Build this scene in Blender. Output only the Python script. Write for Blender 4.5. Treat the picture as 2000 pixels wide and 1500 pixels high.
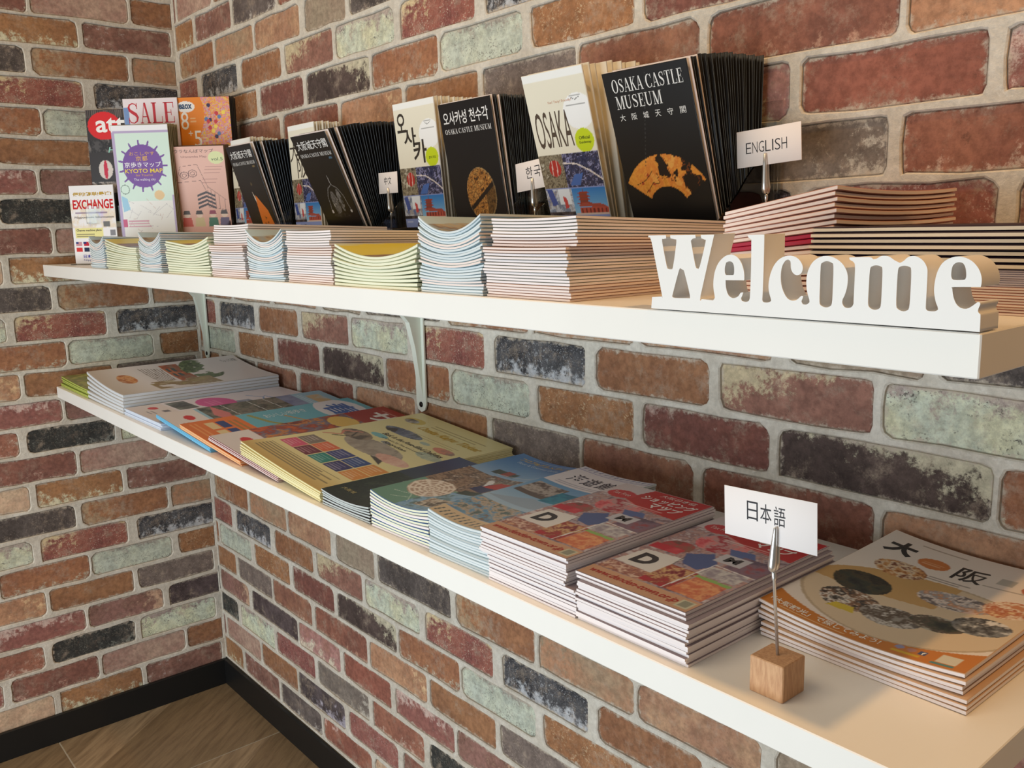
import bpy, math, random
import numpy as np
from mathutils import Vector, Matrix, Euler
from mathutils.geometry import tessellate_polygon

random.seed(11)
SC = bpy.context.scene
COL = SC.collection
for _o in list(bpy.data.objects):
    bpy.data.objects.remove(_o)

# ------------------------------------------------------------------ camera
# The long brick wall is the plane Y=0, the short left wall the plane X=0, the floor Z=0 (metres).
F_PX, YAW, PITCH, ROLL = 1746.29, 0.8706, 0.1753, -0.0225
CAM = Vector((1.9812, -0.7534, 1.0654))
fw = Vector((-math.sin(YAW) * math.cos(PITCH), math.cos(YAW) * math.cos(PITCH), -math.sin(PITCH)))
rt = fw.cross(Vector((0, 0, 1))).normalized()
up = rt.cross(fw)
r2 = rt * math.cos(ROLL) + up * math.sin(ROLL)
u2 = -rt * math.sin(ROLL) + up * math.cos(ROLL)
cd = bpy.data.cameras.new('camera')
cam = bpy.data.objects.new('camera', cd)
COL.objects.link(cam)
cam.matrix_world = Matrix(((r2.x, u2.x, -fw.x, CAM.x), (r2.y, u2.y, -fw.y, CAM.y),
                           (r2.z, u2.z, -fw.z, CAM.z), (0, 0, 0, 1)))
cd.sensor_width = 36.0
cd.sensor_fit = 'HORIZONTAL'
cd.lens = 36.0 * F_PX / 2000.0
cd.clip_start = 0.02
SC.camera = cam

# ------------------------------------------------------------------ light
W = bpy.data.worlds.new('room_light')
SC.world = W
W.use_nodes = True
W.node_tree.nodes['Background'].inputs[0].default_value = (1.0, 0.82, 0.62, 1)
W.node_tree.nodes['Background'].inputs[1].default_value = 0.12


def lamp(name, kind, loc, target, energy, color, **kw):
    l = bpy.data.lights.new(name, kind)
    l.energy = energy
    l.color = color
    for k, v in kw.items():
        setattr(l, k, v)
    o = bpy.data.objects.new(name, l)
    COL.objects.link(o)
    o.location = loc
    o.rotation_euler = (Vector(target) - Vector(loc)).to_track_quat('-Z', 'Y').to_euler()
    return o


# daylight from the shop window on the far side of the room
lamp('window_daylight', 'AREA', (1.22, -1.80, 0.62), (0.75, 0, 0.74), 25, (0.84, 0.97, 1.06),
     shape='RECTANGLE', size=1.5, size_y=1.2)
# warm ceiling spot above the right end of the shelves
lamp('ceiling_spot_right', 'SPOT', (2.28, -0.36, 2.4), (1.72, -0.2, 0.85), 38, (1.0, 0.55, 0.19),
     spot_size=math.radians(80), spot_blend=0.9, shadow_soft_size=0.03)
# warm ceiling panel in the middle of the room
lamp('ceiling_panel', 'AREA', (0.95, -1.35, 2.45), (0.75, -0.1, 1.0), 14, (1.0, 0.76, 0.50),
     shape='RECTANGLE', size=1.3, size_y=1.0)
vs = SC.view_settings
vs.view_transform = 'Standard'
vs.look = 'None'
vs.exposure = 0.0
vs.gamma = 1.0
vs.use_curve_mapping = False


# ------------------------------------------------------------------ helpers
def lin(c):
    out = []
    for v in c[:3]:
        v = v / 255.0
        out.append(v / 12.92 if v <= 0.04045 else ((v + 0.055) / 1.055) ** 2.4)
    return tuple(out)


def lin_np(a):
    a = np.asarray(a, float) / 255.0
    return np.where(a <= 0.04045, a / 12.92, ((np.clip(a, 0, 1) + 0.055) / 1.055) ** 2.4)


MATS = {}


def new_mat(name):
    m = bpy.data.materials.new(name)
    m.use_nodes = True
    nt = m.node_tree
    return m, nt, nt.nodes['Principled BSDF']


def nd(nt, typ, **props):
    n = nt.nodes.new(typ)
    for k, v in props.items():
        setattr(n, k, v)
    return n


def noise(nt, vec, scale, detail=4, rough=0.6):
    n = nd(nt, 'ShaderNodeTexNoise')
    n.inputs['Scale'].default_value = scale
    n.inputs['Detail'].default_value = detail
    n.inputs['Roughness'].default_value = rough
    nt.links.new(vec, n.inputs['Vector'])
    return n.outputs['Fac']


def mrange(nt, val, a, b, c=0.0, d=1.0, smooth=True):
    n = nd(nt, 'ShaderNodeMapRange', interpolation_type='SMOOTHSTEP' if smooth else 'LINEAR')
    n.clamp = True
    for i, x in enumerate((a, b, c, d)):
        n.inputs[i + 1].default_value = x
    nt.links.new(val, n.inputs[0])
    return n.outputs[0]


def math_n(nt, op, a, b=None):
    n = nd(nt, 'ShaderNodeMath', operation=op)
    for i, x in enumerate((a, b)):
        if x is None:
            continue
        if isinstance(x, (int, float)):
            n.inputs[i].default_value = x
        else:
            nt.links.new(x, n.inputs[i])
    return n.outputs[0]


def mixc(nt, fac, a, b, blend='MIX'):
    n = nd(nt, 'ShaderNodeMix', data_type='RGBA', blend_type=blend)
    if isinstance(fac, (int, float)):
        n.inputs[0].default_value = fac
    else:
        nt.links.new(fac, n.inputs[0])
    for i, x in ((6, a), (7, b)):
        if isinstance(x, tuple):
            n.inputs[i].default_value = (*x[:3], 1)
        else:
            nt.links.new(x, n.inputs[i])
    return n.outputs[2]


def grey(nt, val):
    n = nd(nt, 'ShaderNodeCombineXYZ')
    for i in range(3):
        nt.links.new(val, n.inputs[i])
    return n.outputs[0]


def bump(nt, bs, height, strength, dist):
    b = nd(nt, 'ShaderNodeBump')
    b.inputs['Strength'].default_value = strength
    b.inputs['Distance'].default_value = dist
    nt.links.new(height, b.inputs['Height'])
    nt.links.new(b.outputs[0], bs.inputs['Normal'])


def plain(name, col, rough=0.6, spec=0.4, metal=0.0, var=0.0, vscale=40.0):
    if name in MATS:
        return MATS[name]
    m, nt, bs = new_mat(name)
    bs.inputs['Roughness'].default_value = rough
    bs.inputs['Metallic'].default_value = metal
    bs.inputs['Specular IOR Level'].default_value = spec
    c = lin(col)
    if var > 0:
        tc = nd(nt, 'ShaderNodeTexCoord')
        f = noise(nt, tc.outputs['Object'], vscale, 4)
        g = mrange(nt, f, 0.3, 0.7, 1 - var, 1 + var * 0.5)
        nt.links.new(mixc(nt, 1.0, c, grey(nt, g), 'MULTIPLY'), bs.inputs['Base Color'])
    else:
        bs.inputs['Base Color'].default_value = (*c, 1)
    MATS[name] = m
    return m


def print_mat(name, rough):
    m, nt, bs = new_mat(name)
    a = nd(nt, 'ShaderNodeAttribute', attribute_name='Col')
    nt.links.new(a.outputs['Color'], bs.inputs['Base Color'])
    bs.inputs['Roughness'].default_value = rough
    bs.inputs['Specular IOR Level'].default_value = 0.4
    MATS[name] = m
    return m


PRINT = print_mat('printed_paper', 0.38)
PRINT_M = print_mat('printed_matt_paper', 0.6)
ACRYLIC, _nt, _bs = new_mat('clear_acrylic')
_nt.nodes.remove(_bs)
_tr, _gl, _fr, _mx = (nd(_nt, 'ShaderNodeBsdfTransparent'), nd(_nt, 'ShaderNodeBsdfGlossy'),
                      nd(_nt, 'ShaderNodeFresnel'), nd(_nt, 'ShaderNodeMixShader'))
_tr.inputs[0].default_value = (0.96, 0.975, 0.97, 1)
_gl.inputs['Roughness'].default_value = 0.03
_fr.inputs['IOR'].default_value = 1.49
_nt.links.new(_fr.outputs[0], _mx.inputs[0])
_nt.links.new(_tr.outputs[0], _mx.inputs[1])
_nt.links.new(_gl.outputs[0], _mx.inputs[2])
_nt.links.new(_mx.outputs[0], _nt.nodes['Material Output'].inputs[0])
WHITE = plain('white_laminate', (243, 241, 235), 0.42, 0.35, var=0.02, vscale=6)


def tag(o, label=None, cat=None, group=None, kind=None):
    if label:
        o['label'] = label
    if cat:
        o['category'] = cat
    if group:
        o['group'] = group
    if kind:
        o['kind'] = kind
    return o


def link(name, me, parent=None, mats=None):
    o = bpy.data.objects.new(name, me)
    COL.objects.link(o)
    if mats is not None and me is not None and len(me.materials) == 0:
        for m in mats:
            me.materials.append(m)
    if parent is not None:
        o.parent = parent
    return o


def empty(name, loc=(0, 0, 0), rot=(0, 0, 0)):
    o = bpy.data.objects.new(name, None)
    COL.objects.link(o)
    o.empty_display_size = 0.02
    o.location = loc
    o.rotation_euler = rot
    return o


class MB:
    """collects polygons, then becomes one mesh"""

    def __init__(s):
        s.v, s.f, s.m, s.s = [], [], [], []

    def add(s, vs_, fs_, mi=0, smooth=False, M=None):
        b = len(s.v)
        for p in vs_:
            p = Vector(p)
            if M is not None:
                p = M @ p
            s.v.append(tuple(p))
        for f in fs_:
            s.f.append(tuple(i + b for i in f))
            s.m.append(mi)
            s.s.append(smooth)

    def box(s, x0, y0, z0, x1, y1, z1, mi=0, M=None, ch=0.0):
        if ch <= 0:
            vs_ = [(x, y, z) for z in (z0, z1) for y in (y0, y1) for x in (x0, x1)]
            s.add(vs_, [(0, 2, 3, 1), (4, 5, 7, 6), (0, 1, 5, 4), (2, 6, 7, 3), (0, 4, 6, 2), (1, 3, 7, 5)], mi, False, M)
            return
        c = ch
        rings = []
        for z, i in ((z0, c), (z0 + c, 0), (z1 - c, 0), (z1, c)):
            a, b, e, f = x0 + i, x1 - i, y0 + i, y1 - i
            k = c
            rings += [(a + k, e, z), (b - k, e, z), (b, e + k, z), (b, f - k, z),
                      (b - k, f, z), (a + k, f, z), (a, f - k, z), (a, e + k, z)]
        fs_ = [tuple(range(7, -1, -1)), tuple(range(24, 32))]
        for r in range(3):
            for j in range(8):
                q = (j + 1) % 8
                fs_.append((r * 8 + j, r * 8 + q, r * 8 + 8 + q, r * 8 + 8 + j))
        s.add(rings, fs_, mi, False, M)

    def lathe(s, prof, n=14, mi=0, M=None, smooth=True):
        vs_, fs_ = [], []
        for r, z in prof:
            for k in range(n):
                a = 2 * math.pi * k / n
                vs_.append((r * math.cos(a), r * math.sin(a), z))
        for i in range(len(prof) - 1):
            for k in range(n):
                q = (k + 1) % n
                fs_.append((i * n + k, i * n + q, i * n + n + q, i * n + n + k))
        fs_.append(tuple(range(n - 1, -1, -1)))
        L = (len(prof) - 1) * n
        fs_.append(tuple(range(L, L + n)))
        s.add(vs_, fs_, mi, smooth, M)

    def build(s, name, mats, parent=None):
        me = bpy.data.meshes.new(name)
        me.from_pydata(s.v, [], s.f)
        me.polygons.foreach_set('material_index', s.m)
        me.polygons.foreach_set('use_smooth', s.s)
        me.update()
        return link(name, me, parent, mats if isinstance(mats, (list, tuple)) else [mats])


def frame_to(p, q):
    """matrix whose Z axis runs from p to q"""
    d = (Vector(q) - Vector(p)).normalized()
    return Matrix.Translation(p) @ d.to_track_quat('Z', 'Y').to_matrix().to_4x4()


# ------------------------------------------------------------------ brick walls
MORTAR = (196, 184, 166)
COURSE, PX, PZ = 0.0574, 0.9265, 0.0574 * 8
# per row: (start, end, colour 1, colour 2, patch (colour, amount, towards x, towards z) or None, speck colour or None)
O1, O2, R1, R2 = (158, 96, 62), (134, 78, 54), (138, 72, 62), (112, 58, 54)
CREAM, MINT, YEL = (214, 204, 176), (188, 200, 178), (216, 194, 142)
ROWS = [
    # A
    [(.125, .296, (52, 50, 54), (84, 82, 84), ((186, 188, 192), .42, .1, -.9), (190, 190, 192)),
     (.316, .480, O2, (148, 90, 62), None, None),
     (.496, .661, (142, 86, 78), (120, 72, 66), ((196, 180, 138), .46, -.9, .7), None),
     (.673, .839, (182, 190, 166), (196, 192, 150), ((142, 118, 114), .45, .2, 1.0), (98, 92, 86)),
     (.857, 1.027, (128, 62, 62), (146, 74, 66), (YEL, .40, -.5, .6), (206, 180, 160))],
    # B
    [(.024, .193, (170, 178, 160), (186, 190, 162), ((140, 122, 112), .40, .2, .9), (110, 104, 96)),
     (.211, .374, O1, (142, 84, 54), None, (206, 176, 140)),
     (.390, .555, (126, 66, 60), (112, 60, 58), ((180, 150, 136), .26, -.6, .7), None),
     (.568, .767, (62, 48, 44), (82, 64, 58), ((200, 190, 158), .42, .8, .9), None),
     (.775, .943, (154, 90, 62), (140, 78, 58), ((186, 184, 160), .30, 0, -1.0), None)],
    # C
    [(.116, .285, (122, 104, 94), (108, 90, 82), None, (166, 150, 140)),
     (.292, .461, (128, 74, 64), (146, 88, 70), ((180, 146, 122), .34, .3, -.8), None),
     (.475, .667, (140, 76, 64), (124, 68, 60), ((168, 124, 100), .34, 0, -.8), None),
     (.677, .852, (172, 118, 80), (158, 104, 70), ((196, 160, 116), .36, .8, 0), None),
     (.862, 1.029, (150, 92, 62), (130, 78, 56), ((110, 66, 50), .32, .2, .5), None)],
    # D
    [(.007, .163, (140, 92, 80), (120, 76, 70), ((184, 146, 116), .44, .9, 0), None),
     (.179, .394, (68, 54, 54), (88, 72, 72), None, (130, 116, 112)),
     (.400, .565, (168, 112, 106), (150, 92, 88), (CREAM, .46, -.2, -.8), None),
     (.579, .740, (146, 74, 64), (132, 68, 60), None, None),
     (.756, .924, (142, 78, 76), (128, 66, 68), ((206, 178, 164), .48, -.3, .9), None)],
    # E
    [(.111, .280, (188, 198, 172), (200, 202, 160), ((138, 110, 112), .44, -.2, .9), (110, 104, 98)),
     (.291, .459, (140, 72, 72), (126, 64, 66), None, (196, 160, 150)),
     (.473, .662, (126, 112, 100), (112, 98, 88), ((196, 188, 172), .34, .9, -.4), None),
     (.677, .837, (150, 84, 70), (136, 74, 64), ((206, 174, 152), .38, .4, -.7), None),
     (.855, 1.022, (48, 48, 46), (66, 64, 60), ((136, 136, 124), .28, .5, -.9), (120, 120, 112))],
    # F
    [(.023, .203, (170, 134, 112), (154, 112, 96), ((144, 92, 86), .36, -.9, 0), None),
     (.211, .377, (150, 92, 62), (132, 80, 60), None, None),
     (.385, .571, (72, 60, 60), (96, 82, 84), ((176, 168, 182), .42, .7, -.7), None),
     (.587, .754, (150, 80, 78), (136, 72, 72), None, (206, 172, 164)),
     (.772, .940, (136, 76, 68), (120, 68, 64), ((176, 140, 122), .32, 0, -.8), None)],
    # G
    [(.113, .286, (136, 84, 78), (118, 72, 68), ((190, 172, 164), .36, -.6, 0), None),
     (.297, .473, (108, 94, 88), (90, 76, 72), ((212, 202, 190), .40, .2, -.4), None),
     (.482, .662, (150, 80, 66), (134, 70, 62), ((196, 160, 146), .28, -.5, .8), None),
     (.675, .845, (190, 156, 120), (176, 136, 104), ((150, 112, 86), .36, -.4, .2), None),
     (.860, 1.028, (158, 100, 64), (144, 88, 58), ((206, 204, 168), .42, -.2, -1.0), None)],
    # H
    [(.204, .375, (150, 118, 86), (164, 110, 74), ((138, 124, 98), .44, -.4, .2), None),
     (.383, .555, (170, 124, 86), (152, 102, 72), None, None),
     (.576, .706, (150, 130, 104), (138, 114, 92), None, None),
     (.719, .927, (72, 62, 58), (96, 84, 78), None, (136, 124, 116)),
     (.942, 1.120, (154, 92, 62), (140, 82, 58), ((168, 140, 106), .44, -.9, 0), None)],
]


def fired(c, k=0.70):
    g = 0.30 * c[0] + 0.55 * c[1] + 0.15 * c[2]
    r = [g + k * (v - g) for v in c]
    red = c[0] > 1.2 * c[1]
    deep = c[0] > 1.55 * c[1]
    w_ = 0.22 if red else 0.12
    return (min(255, r[0] * (1 + w_)), min(255, r[1] * (1 + w_) * (1.03 if deep else 1)), r[2] * (1 + w_) * (0.95 if deep else 1))


def brick_mat(key, c1, c2, patch, speck, hx, hz):
    m, nt, bs = new_mat('brick_' + key)
    tc = nd(nt, 'ShaderNodeAttribute', attribute_name='loc')  # place on the brick, in metres from its centre
    mp = nd(nt, 'ShaderNodeMapping')
    mp.inputs['Location'].default_value = (random.uniform(-9, 9), random.uniform(-9, 9), random.uniform(-9, 9))
    nt.links.new(tc.outputs['Vector'], mp.inputs['Vector'])
    v = mp.outputs[0]
    sep = nd(nt, 'ShaderNodeSeparateXYZ')
    nt.links.new(tc.outputs['Vector'], sep.inputs[0])
    x, z = sep.outputs[0], sep.outputs[2]
    big = noise(nt, v, 16, 5, 0.65)
    col = mixc(nt, mrange(nt, big, 0.36, 0.64), lin(fired(c1)), lin(fired(c2)))
    fine = noise(nt, v, 110, 5, 0.7)
    if patch:
        pc, amt, dx, dz = patch
        val = math_n(nt, 'ADD', noise(nt, v, 46, 9, 0.78),
                     math_n(nt, 'ADD', math_n(nt, 'MULTIPLY', x, dx * 0.17 / hx), math_n(nt, 'MULTIPLY', z, dz * 0.17 / hz)))
        th = 0.80 - 0.52 * amt
        col = mixc(nt, mrange(nt, val, th - 0.02, th + 0.10, 0, 0.8), col, lin(fired(pc, 0.8)))
    if speck:
        sp = noise(nt, v, 420, 3, 0.6)
        fac = math_n(nt, 'MULTIPLY', mrange(nt, sp, 0.56, 0.64), mrange(nt, noise(nt, v, 40, 3), 0.4, 0.6, 0.15, 0.9))
        col = mixc(nt, fac, col, lin(speck))
    col = mixc(nt, 1.0, col, grey(nt, mrange(nt, fine, 0.3, 0.7, 0.74, 1.18)), 'MULTIPLY')
    pit = mrange(nt, noise(nt, v, 58, 8, 0.8), 0.58, 0.68, 0.0, 0.5)
    col = mixc(nt, pit, col, lin((84, 62, 52)))
    dust = mrange(nt, noise(nt, mp.outputs[0], 27, 9, 0.8), 0.50, 0.70, 0.0, 0.55)
    col = mixc(nt, dust, col, lin((186, 166, 146)))
    # old mortar smeared over the arrises
    ex = math_n(nt, 'SUBTRACT', hx, math_n(nt, 'ABSOLUTE', x))
    ez = math_n(nt, 'SUBTRACT', hz, math_n(nt, 'ABSOLUTE', z))
    d = math_n(nt, 'MINIMUM', ex, ez)
    d = math_n(nt, 'ADD', d, math_n(nt, 'MULTIPLY', math_n(nt, 'SUBTRACT', noise(nt, v, 95, 8, 0.75), 0.5), 0.026))
    col = mixc(nt, mrange(nt, d, -0.0012, 0.0044, 0.92, 0.0), col, lin((198, 184, 166)))
    nt.links.new(col, bs.inputs['Base Color'])
    bs.inputs['Roughness'].default_value = 0.85
    bs.inputs['Specular IOR Level'].default_value = 0.2
    bump(nt, bs, math_n(nt, 'ADD', math_n(nt, 'MULTIPLY', fine, 0.5), big), 0.35, 0.003)
    return m


def brick_mesh(key, hx, hz, m, lo=-9.0, hi=9.0):
    """rounded, uneven brick face about its own centre; lo/hi cut it at a corner"""
    rg = random.Random(hash(key) % 9999 if not isinstance(key, str) else sum(map(ord, key)) * 7)
    base = []
    for sx, sz, a0 in ((-1, -1, 180), (1, -1, 270), (1, 1, 0), (-1, 1, 90)):
        cr = rg.uniform(.005, .013)
        for q in (0, 45, 90):
            an = math.radians(a0 + q)
            base.append((sx * (hx - cr) + cr * math.cos(an), sz * (hz - cr * .9) + cr * .9 * math.sin(an)))
    out = []
    for i, p in enumerate(base):
        out.append(p)
        q = base[(i + 1) % 12]
        if i in (2, 8):
            for t in (0.3, 0.65):
                out.append((p[0] + (q[0] - p[0]) * t, p[1] + (q[1] - p[1]) * t))
        elif i in (5, 11):
            out.append((0.5 * (p[0] + q[0]), 0.5 * (p[1] + q[1])))
    pts = [(x + rg.uniform(-.0009, .0009), z + rg.uniform(-.0019, .0012) * (1 if z > 0 else -1)) for x, z in out]
    pts = [(min(max(x, lo), hi), z) for x, z in pts]
    n = len(pts)
    cx = sum(p[0] for p in pts) / n
    k1 = 0.0014
    vs_ = [(x, 0.0046, z) for x, z in pts]
    for x, z in pts:
        ix = x - math.copysign(min(k1, abs(x - cx) * .5), x - cx)
        vs_.append((min(max(ix, lo), hi), 0.0026, z - math.copysign(k1, z)))
    fs_ = [(i, (i + 1) % n, n + (i + 1) % n, n + i) for i in range(n)] + [tuple(range(n, 2 * n))]
    me = bpy.data.meshes.new('brick')
    me.from_pydata(vs_, [], fs_)
    me.update()
    me.materials.append(m)
    me.attributes.new('loc', 'FLOAT_VECTOR', 'POINT').data.foreach_set('vector', [q for v in vs_ for q in v])
    OUTLINE[me.name] = pts
    return me


OUTLINE = {}


def mortar_mat():
    m, nt, bs = new_mat('mortar')
    tc = nd(nt, 'ShaderNodeTexCoord')
    v = tc.outputs['Object']
    a = noise(nt, v, 14, 6, 0.65)
    b = noise(nt, v, 130, 5, 0.7)
    col = mixc(nt, mrange(nt, a, 0.3, 0.7), lin((206, 196, 180)), lin((228, 221, 208)))
    col = mixc(nt, 1.0, col, grey(nt, mrange(nt, b, 0.3, 0.7, 0.84, 1.06)), 'MULTIPLY')
    col = mixc(nt, mrange(nt, noise(nt, v, 48, 8, 0.75), 0.56, 0.66, 0.0, 0.7), col, lin((232, 226, 214)))
    nt.links.new(col, bs.inputs['Base Color'])
    bs.inputs['Roughness'].default_value = 0.9
    bs.inputs['Specular IOR Level'].default_value = 0.15
    bump(nt, bs, math_n(nt, 'ADD', a, b), 0.5, 0.003)
    return m


MORT = mortar_mat()
BRICKS = {}
for ri, row in enumerate(ROWS):
    for bi, (a, b, c1, c2, pt, sp) in enumerate(row):
        hx, hz = (b - a) / 2 + .0012, 0.0252 + random.uniform(-.0009, .0009)
        m = brick_mat('ABCDEFGH'[ri] + str(bi), c1, c2, pt, sp, hx, hz)
        prev = row[bi - 1][1] - (PX if bi == 0 else 0)
        nxt = row[(bi + 1) % 5][0] + (PX if bi == 4 else 0)
        BRICKS[ri, bi] = ((a + b) / 2, hx, hz, m, brick_mesh('%d%d' % (ri, bi), hx, hz, m), (prev + a) / 2, (nxt + b) / 2)


def brick_wall(name, label, back, single, place, rotz, off, zoff, span):
    """mortar with a pocket for every brick, and the bricks standing a little back in their pockets"""
    R = Matrix.Rotation(rotz, 3, 'Z')
    near, far = [], []
    mw = MB()
    mw.box(*back)
    for j in range(-1, 4):
        for ri in range(8):
            z = 0.437 - COURSE * ri + PZ * j + zoff
            if z < 0.06 or z > 2.05:
                continue
            for k in range(-3, 5):
                for bi in range(5):
                    sc, hx, hz, m, me, c0, c1 = BRICKS[ri, bi]
                    s = sc + k * PX - off
                    e0, e1 = max(c0 + k * PX - off, span[0]) - s, min(c1 + k * PX - off, span[1]) - s
                    if e1 - e0 < 0.004:
                        continue
                    T = lambda p: R @ Vector(p) + Vector(place(s, z))
                    lo, hi = span[0] + 0.0022 - s, span[1] - 0.0022 - s
                    rect = [(e0, -COURSE / 2), (e1, -COURSE / 2), (e1, COURSE / 2), (e0, COURSE / 2)]
                    if hi - lo < 0 or min(hi, hx) - max(lo, -hx) < 0.012:
                        mw.add([T((x, 0, q)) for x, q in rect], [(0, 1, 2, 3)])
                        continue
                    use = me
                    if lo > -hx or hi < hx:
                        use = brick_mesh('%d%d' % (ri, bi), hx, hz, m, lo, hi)
                    pts = OUTLINE[use.name]
                    n = len(pts)
                    cx = sum(p[0] for p in pts) / n
                    g = 0.0013
                    big = [(min(max(x + math.copysign(g, x - cx), lo - .0015), hi + .0015), q + math.copysign(g, q)) for x, q in pts]
                    loops = [[Vector((x, q, 0)) for x, q in rect], [Vector((x, q, 0)) for x, q in big]]
                    tris = tessellate_polygon(loops)
                    vs_ = [T((x, 0, q)) for x, q in rect] + [T((x, 0, q)) for x, q in big]
                    ft = []
                    for t3 in tris:
                        A_, B_, C_ = [(rect + big)[i_] for i_ in t3]
                        ft.append(t3 if (B_[0] - A_[0]) * (C_[1] - A_[1]) - (B_[1] - A_[1]) * (C_[0] - A_[0]) > 0 else t3[::-1])
                    mw.add(vs_, ft)
                    rings = [T((x, 0, q)) for x, q in big] + [T((x, 0.0014, q)) for x, q in pts] + [T((x, 0.0047, q)) for x, q in pts]
                    mw.add(rings, [(r * n + (i_ + 1) % n, r * n + i_, r * n + n + i_, r * n + n + (i_ + 1) % n) for r in (0, 1) for i_ in range(n)])
                    (near if single(s, z) else far).append((use, place(s, z)))
    wall = tag(mw.build(name, MORT), label, kind='structure')
    for use, loc in near:
        o = link('brick', use, wall)
        o.location = loc
        o.rotation_euler = (0, 0, rotz)
    mb_, mats = MB(), []
    for me, loc in far:
        if me.materials[0] not in mats:
            mats.append(me.materials[0])
        mb_.add([R @ v.co + Vector(loc) for v in me.vertices], [tuple(p.vertices) for p in me.polygons], mats.index(me.materials[0]))
    if far:
        ob = tag(mb_.build('outer_bricks', mats, wall), kind='stuff')
        ob.data.attributes.new('loc', 'FLOAT_VECTOR', 'POINT').data.foreach_set('vector', [q for me, loc in far for v in me.vertices for q in v.co])
    return wall


wall_right = brick_wall('wall_right', 'long brick patterned wall behind both white shelves', (-0.06, 0.0045, 0.0, 2.9, 0.06, 2.1),
                        lambda s, z: s < 1.95 and z < 1.66, lambda s, z: (s, 0, z), 0, 0, 0.0, (0.0, 2.85))
wall_left = brick_wall('wall_left', 'short brick patterned wall at the left end of the shelves', (-0.06, -1.3, 0.0, -0.0045, 0.0, 2.1),
                       lambda s, z: True, lambda s, z: (0, s, z), math.pi / 2, 1.222, -0.012, (-1.25, 0.0))

# ------------------------------------------------------------------ baseboards and floor
BLACK_B = plain('black_baseboard', (26, 26, 26), 0.45, 0.4)
mb = MB()
mb.box(0.0085, -0.0085, 0.0, 2.9, 0.0, 0.0616, ch=0.001)
tag(mb.build('baseboard_right', BLACK_B), 'black baseboard along the foot of the long brick wall', kind='structure')
mb = MB()
mb.box(0.0, -1.3, 0.0, 0.0085, 0.0, 0.0616, ch=0.001)
tag(mb.build('baseboard_left', BLACK_B), 'black baseboard along the foot of the short brick wall', kind='structure')


def tile_mat():
    m, nt, bs = new_mat('wood_print_tile')
    tc = nd(nt, 'ShaderNodeTexCoord')
    mp = nd(nt, 'ShaderNodeMapping')
    mp.inputs['Rotation'].default_value = (0, 0, math.radians(52))
    nt.links.new(tc.outputs['Object'], mp.inputs[0])
    sep = nd(nt, 'ShaderNodeSeparateXYZ')
    nt.links.new(mp.outputs[0], sep.inputs[0])
    band = math_n(nt, 'FLOOR', math_n(nt, 'MULTIPLY', math_n(nt, 'ADD', sep.outputs[1], 3.0), 13.0))
    wn = nd(nt, 'ShaderNodeTexWhiteNoise', noise_dimensions='1D')
    nt.links.new(band, wn.inputs['W'])
    mp2 = nd(nt, 'ShaderNodeMapping')
    mp2.inputs['Scale'].default_value = (1.0, 9.0, 1.0)
    nt.links.new(mp.outputs[0], mp2.inputs[0])
    g = noise(nt, mp2.outputs[0], 9, 7, 0.65)
    col = mixc(nt, wn.outputs['Value'], lin((140, 118, 88)), lin((178, 154, 122)))
    col = mixc(nt, mrange(nt, g, 0.35, 0.7, 0, 0.7), col, lin((106, 86, 64)))
    nt.links.new(col, bs.inputs['Base Color'])
    bs.inputs['Roughness'].default_value = 0.4
    return m


mb = MB()
mb.box(0, -3.0, -0.02, 3.0, 0, -0.0012)
floor = tag(mb.build('floor', plain('grout', (196, 192, 180), 0.8)), 'wood print tile floor with pale grout lines', kind='structure')
TILE = tile_mat()
gx = [0.0] + [0.2905 + 0.45 * i for i in range(7)]
gy = [0.0] + [-0.378 - 0.45 * i for i in range(6)]
for i in range(len(gx) - 1):
    for j in range(len(gy) - 1):
        x0, x1, y1, y0 = gx[i] + (.0013 if i else 0), gx[i + 1] - .0013, gy[j] - (.0013 if j else 0), gy[j + 1] + .0013
        hx, hy = (x1 - x0) / 2, (y1 - y0) / 2
        mb = MB()
        mb.box(-hx, -hy, -0.004, hx, hy, 0.0, ch=0.0007)
        o = mb.build('tile', TILE, floor)
        o.location = ((x0 + x1) / 2, (y0 + y1) / 2, 0)

# ------------------------------------------------------------------ shelves and brackets
ZU, ZL, DEP = 1.009, 0.7617, 0.3034
mb = MB()
mb.box(0.0004, -DEP, 0.9863, 1.8, -0.0004, ZU, ch=0.0007)
tag(mb.build('wall_shelf', WHITE), 'upper white wall shelf carrying the white word sign and brochure holders', 'shelf', 'white wall shelves')
mb = MB()
mb.box(0.0004, -DEP, 0.7389, 1.8, -0.0004, ZL, ch=0.0007)
tag(mb.build('wall_shelf', WHITE), 'lower white wall shelf covered with magazine stacks', 'shelf', 'white wall shelves')
BRK = plain('white_enamel', (232, 236, 222), 0.3, 0.5)
SCREW = plain('dark_screw', (40, 38, 36), 0.35, 0.5, 0.8)


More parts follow.
